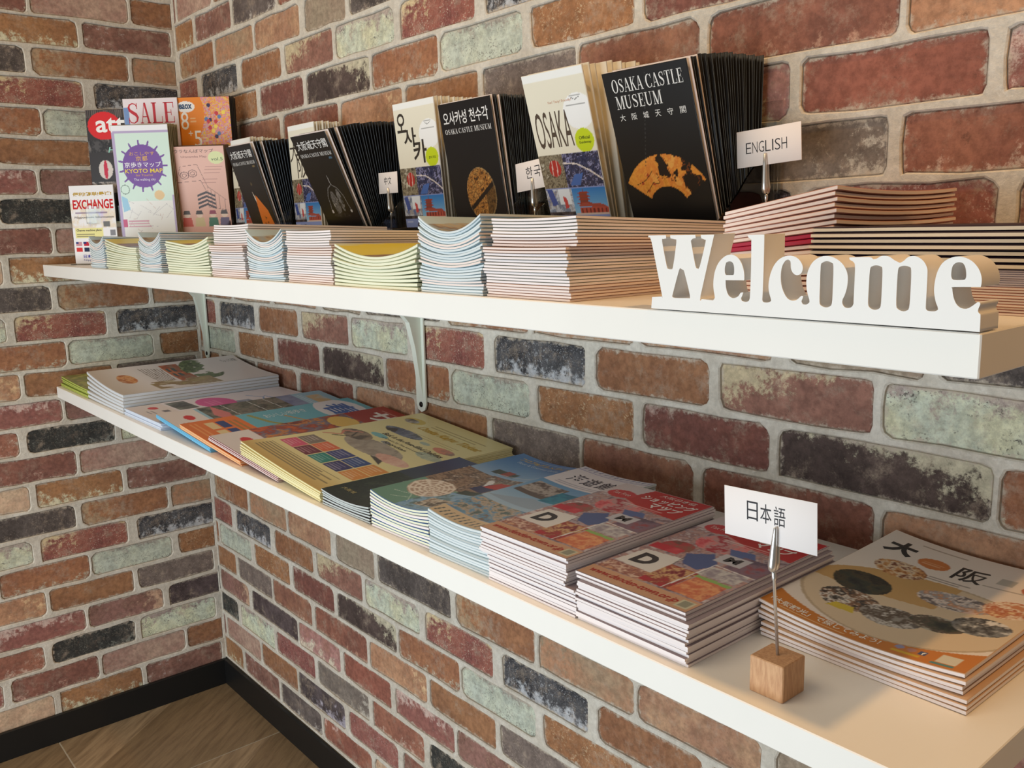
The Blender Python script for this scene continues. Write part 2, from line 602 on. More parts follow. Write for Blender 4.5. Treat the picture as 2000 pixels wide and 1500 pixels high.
def bracket(xc, label):
    t = empty('shelf_bracket', (xc, -0.0004, 0.79))
    tag(t, label, 'bracket', 'white shelf brackets')
    zt = 0.9863 - 0.79
    w = 0.0125
    mb = MB()
    prof = [(-w, 0.012), (-w * .7, 0.004), (0, 0.0), (w * .7, 0.004), (w, 0.012), (w, zt - .003), (-w, zt - .003)]
    n = len(prof)
    mb.add([(x, 0, z) for x, z in prof] + [(x, -0.0025, z) for x, z in prof],
           [tuple(range(n - 1, -1, -1))[::-1], tuple(range(n, 2 * n))[::-1]] +
           [(i, (i + 1) % n, n + (i + 1) % n, n + i) for i in range(n)])
    mb.build('wall_plate', BRK, t)
    mb = MB()
    mb.box(-w, -0.25, zt - 0.003, w, 0, zt - 0.0002, ch=0.0006)
    mb.build('arm', BRK, t)
    mb = MB()
    yz = [(-.0025, .022), (-.0065, .05), (-.013, .10), (-.022, .138), (-.045, .165), (-.10, .183), (-.235, zt - .0031), (-.0025, zt - .0031)]
    n = len(yz)
    hw = 0.0055
    vs_ = [(-hw, y, z) for y, z in yz] + [(hw, y, z) for y, z in yz]
    mb.add(vs_, [tuple(range(n)), tuple(range(2 * n - 1, n - 1, -1))] + [(i, n + i, n + (i + 1) % n, (i + 1) % n) for i in range(n)])
    mb.build('pressed_rib', BRK, t)
    mb = MB()
    mb.lathe([(.0042, 0), (.0042, .0012), (.0022, .002), (.0006, .002)], 12, 0, Matrix.Translation((0, -.0025, .012)) @ Matrix.Rotation(math.pi / 2, 4, 'X'))
    mb.build('screw', SCREW, t)


bracket(0.0445, 'white steel bracket under the upper shelf close to the corner')
bracket(0.8765, 'white steel bracket under the upper shelf with its dark screw showing')

# ------------------------------------------------------------------ paper: canvases, lettering, slabs
def vnoise(h, w, cells, octv=4, seed=0, fall=.55):
    rg = np.random.default_rng(seed)
    out = np.zeros((h, w))
    amp, tot = 1.0, 0.0
    for o in range(octv):
        c = max(2, int(cells * 2 ** o))
        cy = max(2, int(c * h / w) + 1)
        g = rg.random((cy + 2, c + 2))
        yy, xx = np.linspace(0, cy, h), np.linspace(0, c, w)
        yi, xi = yy.astype(int), xx.astype(int)
        fy, fx = (yy - yi)[:, None], (xx - xi)[None, :]
        fy, fx = fy * fy * (3 - 2 * fy), fx * fx * (3 - 2 * fx)
        a, b = g[yi][:, xi], g[yi][:, xi + 1]
        c2, d = g[yi + 1][:, xi], g[yi + 1][:, xi + 1]
        out += amp * ((a * (1 - fx) + b * fx) * (1 - fy) + (c2 * (1 - fx) + d * fx) * fy)
        tot += amp
        amp *= fall
    return out / tot


class Cv:
    """a printed page: colour on a grid, u to the right, v upwards, both 0..1"""

    def __init__(s, w, h, bg, px=0.0012):
        s.w, s.h = w, h
        s.nx, s.ny = max(2, int(w / px)), max(2, int(h / px))
        s.U, s.V = np.meshgrid(np.linspace(0, 1, s.nx + 1), np.linspace(0, 1, s.ny + 1))
        s.c = np.empty(s.U.shape + (3,))
        s.c[:] = bg
        s.seed = 1
        s.text = []
        s.fm = None

    def low(s, hidden):
        """draw the page only above its hidden foot: v=0 sits at height 'hidden'"""
        s.V = (s.V - hidden) / (1 - hidden)
        s.fm = hidden
        return s

    def fill(s, mask, col, a=1.0):
        m = mask.astype(float)[..., None] * a
        s.c = s.c * (1 - m) + np.array(col, float) * m
        return s

    def rect(s, u0, v0, u1, v1, col, a=1.0):
        return s.fill((s.U >= u0) & (s.U <= u1) & (s.V >= v0) & (s.V <= v1), col, a)

    def emask(s, cu, cv, ru, rv):
        return ((s.U - cu) / ru) ** 2 + ((s.V - cv) / rv) ** 2 <= 1

    def ell(s, cu, cv, ru, rv, col, a=1.0):
        return s.fill(s.emask(cu, cv, ru, rv), col, a)

    def pmask(s, pts):
        ins = np.zeros(s.U.shape, bool)
        n = len(pts)
        for i in range(n):
            (x0, y0), (x1, y1) = pts[i], pts[(i + 1) % n]
            if y0 == y1:
                continue
            c = ((y0 > s.V) != (y1 > s.V)) & (s.U < (x1 - x0) * (s.V - y0) / (y1 - y0) + x0)
            ins ^= c
        return ins

    def poly(s, pts, col, a=1.0):
        return s.fill(s.pmask(pts), col, a)

    def line(s, pts, wd, col, a=1.0):
        X, Y = s.U * s.w, s.V * s.h
        m = np.zeros(X.shape, bool)
        for (x0, y0), (x1, y1) in zip(pts[:-1], pts[1:]):
            x0, x1, y0, y1 = x0 * s.w, x1 * s.w, y0 * s.h, y1 * s.h
            L = (x1 - x0) ** 2 + (y1 - y0) ** 2 + 1e-12
            t = np.clip(((X - x0) * (x1 - x0) + (Y - y0) * (y1 - y0)) / L, 0, 1)
            m |= (X - x0 - t * (x1 - x0)) ** 2 + (Y - y0 - t * (y1 - y0)) ** 2 < (wd / 2) ** 2
        return s.fill(m, col, a)

    def grad(s, mask, c0, c1, axis='v', a0=0.0, a1=1.0):
        t = np.clip(((s.V if axis == 'v' else s.U) - a0) / (a1 - a0), 0, 1)[..., None]
        g = np.array(c0, float) * (1 - t) + np.array(c1, float) * t
        s.c = np.where(mask[..., None], g, s.c)
        return s

    def pal(s, mask, cols, cells=8, octv=6):
        """picture-like mottle in a palette"""
        s.seed += 1
        n = vnoise(s.ny + 1, s.nx + 1, cells * 1.3, octv, s.seed * 17 + s.nx, .72)
        lo, hi = np.percentile(n, 3), np.percentile(n, 97)
        t = np.clip((n - lo) / (hi - lo), 0, 0.999) * (len(cols) - 1)
        i = t.astype(int)
        f = (t - i)[..., None]
        f = np.clip((f - .15) / .7, 0, 1)
        C = np.array(cols, float)
        g = C[i] * (1 - f) + C[np.minimum(i + 1, len(cols) - 1)] * f
        s.c = np.where(mask[..., None], g, s.c)
        return s

    def box(s, u0, v0, u1, v1):
        return (s.U >= u0) & (s.U <= u1) & (s.V >= v0) & (s.V <= v1)

    def t(s, body, u0, v0, u1, v1, col, bold=0.0, serif=False, shear=0.0, rot=0):
        if s.fm:
            v0, v1 = s.fm + v0 * (1 - s.fm), s.fm + v1 * (1 - s.fm)
        s.text.append((body, u0, v0, u1, v1, col, bold, serif, shear, rot))
        return s

    def rows(s, u0, v0, u1, v1, n, col, a=0.6, hgt=0.45):
        """small print too fine to read"""
        rg = random.Random(n * 7 + int(u0 * 100))
        d = (v1 - v0) / n
        for i in range(n):
            s.rect(u0, v0 + i * d, u1 - rg.uniform(0, .25) * (u1 - u0), v0 + (i + hgt) * d, col, a)
        return s


GLY = {}


def glyphs(body, bold):
    """flat outlines of a line of text: (verts, faces) in a 0..1 box"""
    k = (body, bold)
    if k in GLY:
        return GLY[k]
    cu = bpy.data.curves.new('lettering', 'FONT')
    cu.body = body
    cu.resolution_u = 3
    cu.offset = bold
    ob = bpy.data.objects.new('lettering', cu)
    me = ob.to_mesh()
    v = np.empty(len(me.vertices) * 3)
    me.vertices.foreach_get('co', v)
    v = v.reshape(-1, 3)[:, :2]
    f = [tuple(p.vertices) for p in me.polygons]
    ob.to_mesh_clear()
    bpy.data.objects.remove(ob)
    bpy.data.curves.remove(cu)
    lo, hi = v.min(0), v.max(0)
    GLY[k] = ((v - lo) / (hi - lo), f)
    return GLY[k]


def _stroke(pts, wds):
    q = []
    n = len(pts)
    L, R = [], []
    for i in range(n):
        a, b = Vector(pts[max(0, i - 1)]), Vector(pts[min(n - 1, i + 1)])
        d = (b - a).normalized()
        nn = Vector((-d.y, d.x)) * wds[i] / 2
        L.append(Vector(pts[i]) + nn)
        R.append(Vector(pts[i]) - nn)
    for i in range(n - 1):
        q.append((R[i], R[i + 1], L[i + 1], L[i]))
    return q


def _rc(x0, y0, x1, y1):
    return (Vector((x0, y0)), Vector((x1, y0)), Vector((x1, y1)), Vector((x0, y1)))


def _dg(x0, y0, x1, y1, w):
    return (Vector((x0 - w / 2, y0)), Vector((x0 + w / 2, y0)), Vector((x1 + w / 2, y1)), Vector((x1 - w / 2, y1)))


def serif_glyph(ch):
    """upright roman capitals with thick and thin strokes; returns quads and advance"""
    T, H, S = 0.15, 0.045, 0.05
    sf = lambda x, y, w=.30: _rc(x - w / 2, y, x + w / 2, y + S)
    if ch in 'OQ':
        pts = [(.40 + .34 * math.cos(a), .5 + .475 * math.sin(a)) for a in np.linspace(0, 2 * math.pi, 25)]
        return _stroke(pts, [H + (T * 1.1 - H) * abs(math.cos(a)) ** 1.5 for a in np.linspace(0, 2 * math.pi, 25)]), .92
    if ch == 'C':
        A = np.linspace(math.radians(42), math.radians(318), 22)
        pts = [(.42 + .35 * math.cos(a), .5 + .475 * math.sin(a)) for a in A]
        return _stroke(pts, [H + (T * 1.1 - H) * max(0, -math.cos(a)) ** 1.2 for a in A]) + [_rc(.68, .68, .73, .98), _rc(.68, .04, .73, .30)], .88
    if ch == 'S':
        pts = [(.58, .80), (.50, .93), (.34, .965), (.18, .90), (.12, .77), (.17, .64), (.34, .53), (.50, .44), (.59, .30), (.54, .13), (.38, .035), (.20, .06), (.11, .20)]
        return _stroke(pts, [.04, .05, .05, .08, .12, .14, .16, .16, .13, .08, .05, .05, .04]) + [_rc(.56, .70, .60, .98), _rc(.08, .02, .12, .30)], .76
    if ch == 'A':
        return [_dg(.10, 0, .37, 1, H), _dg(.68, 0, .40, 1, T), _rc(.20, .30, .60, .30 + H), sf(.10, 0, .24), sf(.68, 0, .30)], .84
    if ch == 'K':
        return [_rc(.12, 0, .12 + T, 1), _dg(.24, .40, .66, 1, H * 1.2), _dg(.70, 0, .38, .58, T), sf(.195, 0), sf(.195, 1 - S), sf(.66, 1 - S, .24), sf(.70, 0, .26)], .88
    if ch == 'T':
        return [_rc(.30, 0, .30 + T, 1), _rc(.04, 1 - S, .72, 1), sf(.375, 0), _rc(.04, .72, .075, 1), _rc(.685, .72, .72, 1)], .80
    if ch == 'L':
        return [_rc(.12, 0, .12 + T, 1), sf(.195, 1 - S), _rc(.05, 0, .66, S), _rc(.625, 0, .66, .32)], .74
    if ch == 'E':
        return [_rc(.12, 0, .12 + T, 1), _rc(.05, 0, .66, S), _rc(.05, 1 - S, .64, 1), _rc(.2, .48, .5, .48 + H), _rc(.625, 0, .66, .30), _rc(.605, .72, .64, 1), _rc(.47, .36, .50, .64)], .76
    if ch == 'M':
        return [_rc(.14, 0, .14 + H, 1), _rc(.80, 0, .80 + T, 1), _dg(.50, 0, .20, 1, T), _dg(.50, 0, .82, 1, H), sf(.16, 0, .24), sf(.875, 0), sf(.13, 1 - S, .20), sf(.90, 1 - S, .24)], 1.08
    if ch == 'U':
        A = np.linspace(math.pi, 2 * math.pi, 12)
        pts = [(.44 + .25 * math.cos(a), .30 + .275 * math.sin(a)) for a in A]
        return [_rc(.115, .30, .115 + T, 1), _rc(.67, .30, .67 + H, 1), sf(.19, 1 - S), sf(.69, 1 - S, .24)] + \
            _stroke(pts, [T - (T - H) * i / 11 for i in range(12)]), .92
    return [], .40


def serif_line(body):
    v, f, x = [], [], 0.0
    for ch in body:
        q, adv = serif_glyph(ch)
        for quad in q:
            b = len(v)
            v += [(p[0] + x, p[1]) for p in quad]
            f.append((b, b + 1, b + 2, b + 3))
        x += adv
    v = np.array(v)
    lo, hi = v.min(0), v.max(0)
    return (v - lo) / (hi - lo), f


def grid_mesh(name, cv, zf, z, inset=0.0006):
    """the coloured page as a mesh that follows the sheet"""
    nx, ny = cv.nx, cv.ny
    X = inset + cv.U * (cv.w - 2 * inset)
    Y = inset + np.linspace(0, 1, ny + 1)[:, None] * np.ones(nx + 1) * (cv.h - 2 * inset)
    Z = zf(X / cv.w, Y / cv.h) + z
    co = np.stack([X, Y, np.broadcast_to(Z, X.shape)], -1).reshape(-1, 3)
    i = np.arange((ny + 1) * (nx + 1)).reshape(ny + 1, nx + 1)
    q = np.stack([i[:-1, :-1], i[:-1, 1:], i[1:, 1:], i[1:, :-1]], -1).reshape(-1, 4)
    me = bpy.data.meshes.new(name)
    me.vertices.add(len(co))
    me.vertices.foreach_set('co', co.ravel())
    me.loops.add(q.size)
    me.loops.foreach_set('vertex_index', q.ravel())
    me.polygons.add(len(q))
    me.polygons.foreach_set('loop_start', np.arange(len(q)) * 4)
    me.polygons.foreach_set('loop_total', np.full(len(q), 4))
    me.polygons.foreach_set('use_smooth', np.ones(len(q), bool))
    me.update()
    ca = me.color_attributes.new('Col', 'FLOAT_COLOR', 'POINT')
    rgba = np.ones((len(co), 4))
    rgba[:, :3] = lin_np(np.clip(cv.c, 0, 255)).reshape(-1, 3)
    ca.data.foreach_set('color', rgba.ravel())
    return me


def text_mesh(name, cv, zf, z):
    V, Fc, C = [], [], []
    for body, u0, v0, u1, v1, col, bold, serif, shear, rot in cv.text:
        g, f = serif_line(body) if serif else glyphs(body, bold)
        g = g.copy()
        if rot == 1:
            g = np.stack([g[:, 1], 1 - g[:, 0]], -1)
        elif rot == -1:
            g = np.stack([1 - g[:, 1], g[:, 0]], -1)
        g[:, 0] += shear * g[:, 1]
        u, v = u0 + g[:, 0] * (u1 - u0), v0 + g[:, 1] * (v1 - v0)
        zz = np.broadcast_to(zf(u, v), u.shape) + z
        b = len(V)
        V += list(zip(u * cv.w, v * cv.h, zz))
        Fc += [tuple(i + b for i in q) for q in f]
        C += [lin(col) + (1.0,)] * len(u)
    me = bpy.data.meshes.new(name)
    me.from_pydata([tuple(map(float, p)) for p in V], [], Fc)
    me.update()
    ca = me.color_attributes.new('Col', 'FLOAT_COLOR', 'POINT')
    ca.data.foreach_set('color', np.array(C, float).ravel())
    return me


FLAT = lambda u, v: 0.0 * u
ORD = 'top second third fourth fifth sixth seventh eighth ninth tenth eleventh twelfth thirteenth fourteenth fifteenth sixteenth seventeenth eighteenth nineteenth twentieth'.split()


def nth(k):
    if k < 20:
        return ORD[k]
    return 'twenty-' + ('zeroth first second third fourth fifth sixth seventh eighth ninth'.split()[k - 19]) if k < 29 else 'thirtieth'



def slab_mesh(name, w, h, t, zf, nx, ny, ch=0.0005, frac=0.55):
    """one booklet: cover above, below and on the chamfers (slot 1), page edges round the middle (slot 0)"""
    us, vs_ = np.linspace(0, 1, nx + 1), np.linspace(0, 1, ny + 1)
    V, F, M, S = [], [], [], []
    ins = lambda a, L: ch + a * (L - 2 * ch)

    def put(u, v, x, y, dz):
        V.append((float(x), float(y), float(zf(np.float64(u), np.float64(v))) + dz))
        return len(V) - 1

    B = [[put(u, v, ins(u, w), ins(v, h), 0.0) for u in us] for v in vs_]
    T = [[put(u, v, ins(u, w), ins(v, h), t) for u in us] for v in vs_]
    for j in range(ny):
        for i in range(nx):
            F.append((B[j][i], B[j + 1][i], B[j + 1][i + 1], B[j][i + 1])); M.append(1); S.append(True)
            F.append((T[j][i], T[j][i + 1], T[j + 1][i + 1], T[j + 1][i])); M.append(1); S.append(True)
    per = [(0, i) for i in range(nx)] + [(j, nx) for j in range(ny)] + [(ny, i) for i in range(nx, 0, -1)] + [(j, 0) for j in range(ny, 0, -1)]
    r1, r2 = [], []
    for j, i in per:
        r1.append(put(us[i], vs_[j], us[i] * w, vs_[j] * h, t * (0.5 - frac / 2)))
        r2.append(put(us[i], vs_[j], us[i] * w, vs_[j] * h, t * (0.5 + frac / 2)))
    n = len(per)
    for k in range(n):
        q = (k + 1) % n
        b0, b1 = B[per[k][0]][per[k][1]], B[per[q][0]][per[q][1]]
        t0, t1 = T[per[k][0]][per[k][1]], T[per[q][0]][per[q][1]]
        F += [(b0, b1, r1[q], r1[k]), (r1[k], r1[q], r2[q], r2[k]), (r2[k], r2[q], t1, t0)]
        M += [1, 0, 1]
        S += [False] * 3
    me = bpy.data.meshes.new(name)
    me.from_pydata(V, [], F)
    me.polygons.foreach_set('material_index', M)
    me.polygons.foreach_set('use_smooth', S)
    me.update()
    return me


def short_word(e):
    return len(e[0]) <= 4 and ' ' not in e[0] and not any(q.islower() for q in e[0]) and e[9] == 0


def dress(o, cv, zf, t, matt=False):
    """gives a booklet its printed front: the page, small lettering, and the large single letters"""
    m = PRINT_M if matt else PRINT
    link('cover_print', grid_mesh('cover_print', cv, zf, t + 0.00016), o, [m])
    allt = cv.text
    cv.text = [e for e in allt if not short_word(e)]
    if cv.text:
        link('lettering', text_mesh('lettering', cv, zf, t + 0.00030), o, [m])
    for e in allt:
        if short_word(e):
            n = len(e[0])
            for i, q in enumerate(e[0]):
                wq = (e[3] - e[1]) / n
                g = .06 * wq if n > 1 else 0
                cv.text = [(q, e[1] + i * wq + g, e[2], e[1] + (i + 1) * wq - g, e[4]) + e[5:]]
                link('letter', text_mesh('letter', cv, zf, t + 0.00030), o, [m])
    cv.text = allt


def stack(name, n, w, d, t, loc, rot, pages, cover, lab_top, lab_rest, cat, group, cv=None, shape=None, amp=0.0, pw=1.3,
          jit=0.0008, jr=0.003, off=None, nx=8, ny=2, alt=None, frac=0.72, ch=0.0005):
    """n copies on top of each other; the sag or curl 'shape' grows towards the top of the pile"""
    R = Euler(rot).to_matrix()
    shape = shape or FLAT
    share = {}
    out = []
    for k in range(n):
        a = amp * ((k + 1) / n) ** pw if amp else 0.0
        zf = (lambda u, v, a=a: a * shape(u, v)) if amp else FLAT
        pg, cvm = pages, cover
        if alt:
            pg, cvm = alt(k, n) or (pages, cover)
        key = (pg.name, cvm.name) if not amp else k
        if key not in share:
            hi = amp and k == n - 1 and cv is not None
            me = slab_mesh(name, w, d, t, zf, 36 if hi else (nx if amp else 1), (20 if ny > 2 else 6) if hi else (ny if amp else 1), ch, frac)
            me.materials.append(pg)
            me.materials.append(cvm)
            share[key] = me
        o = link(name, share[key])
        dx, dy = off(k, n) if off else (0, 0)
        o.location = Vector(loc) + R @ Vector((dx + random.uniform(-jit, jit), dy + random.uniform(-jit, jit), k * t))
        o.rotation_euler = (rot[0], rot[1], rot[2] + random.uniform(-jr, jr))
        top = k == n - 1
        tag(o, lab_top if top else lab_rest % nth(n - 1 - k), cat, group)
        if top and cv is not None:
            dress(o, cv, zf, t)
        out.append(o)
    return out


def fan(name, n, w, h, t, x, y_front, y_back, th_front, th_back, pages, cover, lab_top, lab_rest, cat, group, cv, zb=ZU + 0.0022,
        yaw=0.0, jx=0.0012, jz=0.0022, pw=1.0, frac=0.4, white=()):
    """standing leaflets, the front one leaning out furthest"""
    me = slab_mesh(name, w, h, t, FLAT, 1, 1, 0.0003, frac)
    me.materials.append(pages)
    me.materials.append(cover)
    d = Vector((-math.sin(yaw), math.cos(yaw), 0))
    e = Vector((math.cos(yaw), math.sin(yaw), 0))
    me2 = None
    if white:
        me2 = slab_mesh(name, w, h, t, FLAT, 1, 1, 0.0003, frac)
        me2.materials.append(PAGE)
        me2.materials.append(PAGE)
    for k in range(n):
        f = k / max(1, n - 1)
        th = th_front + (th_back - th_front) * f ** pw
        o = link(name, me2 if k in white else me)
        p = Vector((x, y_front, zb)) + d * ((y_back - y_front) * f)
        j = 0 if k == 0 else 1
        o.location = p + e * random.uniform(-jx, jx) * j + Vector((0, 0, random.uniform(0, jz) * j))
        o.rotation_euler = (math.pi / 2 + th, 0, yaw)
        tag(o, lab_top if k == 0 else lab_rest % nth(k), cat, group)
        if k == 0:
            dress(o, cv, FLAT, t)


PAGE = plain('page_edges_white', (242, 232, 230), 0.7, 0.2)
PAGE_PINK = plain('page_edges_pink', (238, 222, 214), 0.7, 0.2)
PAGE_BLUE = plain('page_edges_pale_blue', (218, 225, 226), 0.7, 0.2)
PAGE_CREAM = plain('page_edges_cream', (232, 232, 206), 0.7, 0.2)
PAGE_GREY = plain('page_edges_grey', (190, 196, 194), 0.7, 0.2)
C_GREY = plain('cover_grey', (186, 182, 176), 0.5)
C_DARK = plain('cover_dark', (58, 54, 58), 0.45)
C_WHITE = plain('cover_white', (226, 222, 216), 0.5)
C_OLIVE = plain('cover_olive', (192, 196, 164), 0.5)
C_SLATE = plain('cover_slate_blue', (172, 190, 196), 0.5)
C_RUST = plain('cover_rust', (186, 150, 132), 0.5)
C_BLACK = plain('cover_black', (20, 20, 22), 0.35)

# ------------------------------------------------------------------ upper shelf: stacks along the front edge
CUP = lambda u, v: (2 * u - 1) ** 2 * (1.25 - .5 * v)
RISE = lambda u, v: (1 - v) + .15 * (2 * u - 1) ** 2
CURL_L = lambda u, v: (1 - u) ** 2
WAVE = lambda u, v: 0.6 * (2 * u - 1) ** 2 + 0.35 * u + 0.12 * np.sin(7 * u)
YF, SD = -0.2975, 0.195


def news_cover(w, kind):
    c = Cv(w, SD, (200, 204, 196), 0.003)
    if kind == 'yellow':
        c.rect(0, 0, .42, 1, (222, 206, 60)).pal(c.box(.36, 0, 1, 1), [(92, 66, 56), (150, 104, 84), (122, 96, 92), (176, 150, 130)], 5)
        c.pal(c.box(.72, 0, 1, .5), [(120, 130, 160), (140, 146, 176), (104, 100, 120)], 3)
    elif kind == 'blue':
        c.pal(c.box(0, 0, 1, 1), [(150, 160, 166), (176, 160, 128), (122, 100, 84), (150, 168, 180)], 4)
    elif kind == 'rust':
        c.pal(c.box(0, 0, 1, 1), [(150, 84, 64), (176, 116, 84), (110, 66, 54)], 4)
    else:
        c.pal(c.box(0, 0, 1, 1), [(206, 206, 200), (180, 182, 178)], 4)
    return c


def pink_blocks(k, n):
    return (PAGE_PINK, C_RUST) if (k // max(3, n // 5)) % 3 == 0 else None


def two_bundles(k, n):
    return (0.004, 0.004) if k > n * .62 else ((-0.003, 0) if k > n * .3 else (0, 0))


def beige_blocks(k, n):
    return (PAGE_PINK, C_SLATE) if k % 7 in (3, 4) else None


FS = [  # kind, x0, x1, copies, thickness, amp, shape, label words
    ('blue', .312, .392, 14, .0030, .010, CUP, 'short blue grey', 'first stack from the corner', .085),
    ('yellow', .404, .556, 12, .0030, .013, CURL_L, 'pale green', 'second stack from the corner', SD),
    ('blue', .570, .662, 20, .0022, .012, CUP, 'pale blue', 'third stack from the corner', SD),
    ('yellow', .684, .838, 13, .0030, .012, WAVE, 'pale green', 'rippled fourth stack from the corner', SD),
    ('white', .846, .948, 24, .0024, .007, RISE, 'white and pink', 'tall fifth stack from the corner', SD),
    ('blue', .957, 1.050, 20, .0022, .012, CUP, 'pale blue', 'sixth stack from the corner', SD),
    ('rust', 1.059, 1.158, 22, .0023, .005, RISE, 'white and pink', 'seventh stack from the corner', SD),
    ('yellow', 1.163, 1.312, 10, .0030, .010, CUP, 'cream edged', 'low eighth stack from the corner', SD),
    ('blue', 1.317, 1.405, 24, .0022, .011, CUP, 'pale blue', 'ninth stack from the corner', SD),
    ('white', 1.411, 1.508, 26, .0021, .007, RISE, 'white', 'tall stack beside the word sign', SD),
]
for kind, x0, x1, n, t, amp, shp, look, where, dep in FS:
    pg, cvm, alt = {'blue': (PAGE_BLUE, C_SLATE, beige_blocks), 'yellow': (PAGE_CREAM, C_OLIVE, None),
                    'white': (PAGE, C_GREY, pink_blocks), 'rust': (PAGE, C_GREY, pink_blocks)}[kind]
    cvn = news_cover(x1 - x0, kind)
    cvn.h = dep
    stack('leaflet', n, x1 - x0, dep, t, (x0, YF, ZU), (0, 0, 0), pg, cvm,
          'topmost %s leaflet of the %s' % (look, where), '%%s %s leaflet from the top of the %s' % (look, where),
          'leaflet', 'leaflets in the ' + where, cvn, shp, amp, 1.4, jit=.0012, off=two_bundles if kind == 'white' else None,
          nx=10, ny=1, alt=alt)

# pink booklets behind the sign: thicker along the spine, so the pile rises to the right
C_RED = plain('cover_crimson', (176, 34, 66), 0.45)
C_BROWN = plain('cover_brown', (190, 140, 124), 0.5)
SPINE = lambda u, v: u + 0.25 * u * (2 * v - 1) ** 2
stack('booklet', 21, .089, .176, .0030, (1.572, -.200, ZU), (0, 0, 0), PAGE_PINK, C_BROWN,
      'topmost pink edged booklet of the pile that rises behind the word sign', '%s pink edged booklet from the top of the pile behind the word sign',
      'booklet', 'pink edged booklets behind the word sign', None, SPINE, .012, 1.0, jit=.0012, nx=6, ny=8,
      alt=lambda k, n: (C_RED, C_RED) if k in (11, 12) else None, frac=.70, ch=.0008)
# wide booklets at the right end
stack('booklet', 10, .132, .12, .0016, (1.655, -.214, ZU), (0, 0, 0), PAGE_PINK, C_BROWN,
      'top pink edged booklet in the lowest part of the right hand pile', '%s pink edged booklet from the top in the lowest part of the right hand pile',
      'booklet', 'booklets at the foot of the right hand pile', None, jit=.0008, jr=.002, frac=.6)
stack('booklet', 8, .132, .12, .0012, (1.656, -.214, ZU + .016), (0, 0, 0), plain('page_edges_lilac', (206, 196, 204), .7, .2), plain('cover_lilac', (176, 166, 178), .5),
      'top thin lilac edged booklet in the middle of the right hand pile', '%s thin lilac edged booklet from the top in the middle of the right hand pile',
      'booklet', 'lilac booklets in the right hand pile', None, jit=.0005, jr=.001, frac=.6)
stack('booklet', 7, .136, .12, .0036, (1.652, -.2145, ZU + .0256), (0, 0, 0), plain('page_edges_ivory', (240, 228, 206), .7, .2), plain('cover_aubergine', (44, 30, 44), .5),
      'topmost thick ivory edged booklet of the right hand pile', '%s thick ivory edged booklet from the top of the right hand pile',
      'booklet', 'thick ivory booklets in the right hand pile', None, jit=.0012, jr=.002, frac=.55, ch=.0016)

# ------------------------------------------------------------------ the white word sign, cut from one board
A1 = lambda x, y: (1240 + x / 2.632, 360 + y / 2.632)
A2 = lambda x, y: (1400 + x / 5.357, 360 + y / 5.357)
A3 = lambda x, y: (1640 + x / 5.5556, 370 + y / 5.5556)
W_OUT = [A1(*p) for p in [(78, 265), (168, 263), (170, 279), (153, 283), (149, 296), (172, 420), (182, 436), (195, 437), (205, 425), (222, 300), (218, 284), (192, 279), (190, 263),
                          (320, 260), (322, 276), (306, 280), (297, 291), (320, 418), (330, 431), (342, 424), (372, 300), (371, 285), (350, 277), (348, 260), (418, 258), (410, 290),
                          (347, 572), (352, 590), (410, 596), (420, 582), (414, 540), (413, 500), (420, 450), (440, 402), (473, 369), (505, 360), (535, 372), (558, 405), (571, 450), (572, 492),
                          (476, 492), (478, 530), (490, 568), (514, 584), (540, 575)]]
W_OUT += [A2(*p) for p in [(268, 1133), (296, 1127), (288, 1158), (274, 1190), (282, 1216), (312, 1226), (345, 1222), (361, 1203), (368, 1150), (378, 900), (382, 600), (378, 573), (348, 547), (346, 527),
                           (518, 520), (518, 560), (510, 900), (500, 1150), (497, 1205), (511, 1228), (550, 1232), (580, 1222), (588, 1203), (568, 1125), (562, 1045), (580, 940), (620, 842), (682, 772),
                           (760, 740), (830, 746), (885, 782), (918, 838), (921, 882), (906, 920), (880, 940), (848, 941), (815, 915), (797, 870), (793, 802), (770, 781), (740, 792), (706, 850), (691, 940),
                           (696, 1040), (720, 1120), (760, 1186), (810, 1210), (860, 1200), (905, 1160), (926, 1164), (920, 1186), (908, 1216), (922, 1247), (960, 1250), (991, 1226), (989, 1195),
                           (966, 1110), (959, 1000), (976, 900), (1022, 810), (1092, 756), (1165, 738), (1250, 756), (1330, 811), (1380, 890), (1395, 970), (1385, 1070), (1361, 1150), (1341, 1190),
                           (1336, 1232), (1356, 1270), (1390, 1283), (1430, 1274), (1452, 1243), (1455, 1200), (1465, 1000), (1470, 850), (1456, 802), (1415, 776), (1412, 753)]]
W_OUT += [A3(*p) for p in [(345, 719), (390, 742), (430, 734), (472, 709), (520, 703), (570, 716), (622, 752), (680, 780), (722, 758), (762, 721), (820, 703), (880, 716), (940, 762), (975, 830), (980, 900),
                           (970, 1100), (962, 1250), (967, 1284), (992, 1300), (1060, 1303), (1094, 1286), (1091, 1255), (1070, 1200), (1053, 1100), (1058, 1000), (1086, 880), (1142, 780), (1222, 726),
                           (1310, 705), (1400, 720), (1480, 766), (1540, 840), (1568, 920), (1570, 990), (1560, 1036), (1270, 1038), (1251, 1052), (1255, 1100), (1270, 1170), (1302, 1232), (1350, 1267),
                           (1410, 1272), (1470, 1241), (1526, 1200), (1551, 1206), (1555, 1226), (1536, 1270), (1531, 1304), (1550, 1328), (1558, 1352)]]
W_OUT += [(1918.8, 645.2), (1275.3, 603.0), A1(97, 582), A1(148, 579), A1(146, 560), A1(95, 300), A1(79, 276)]
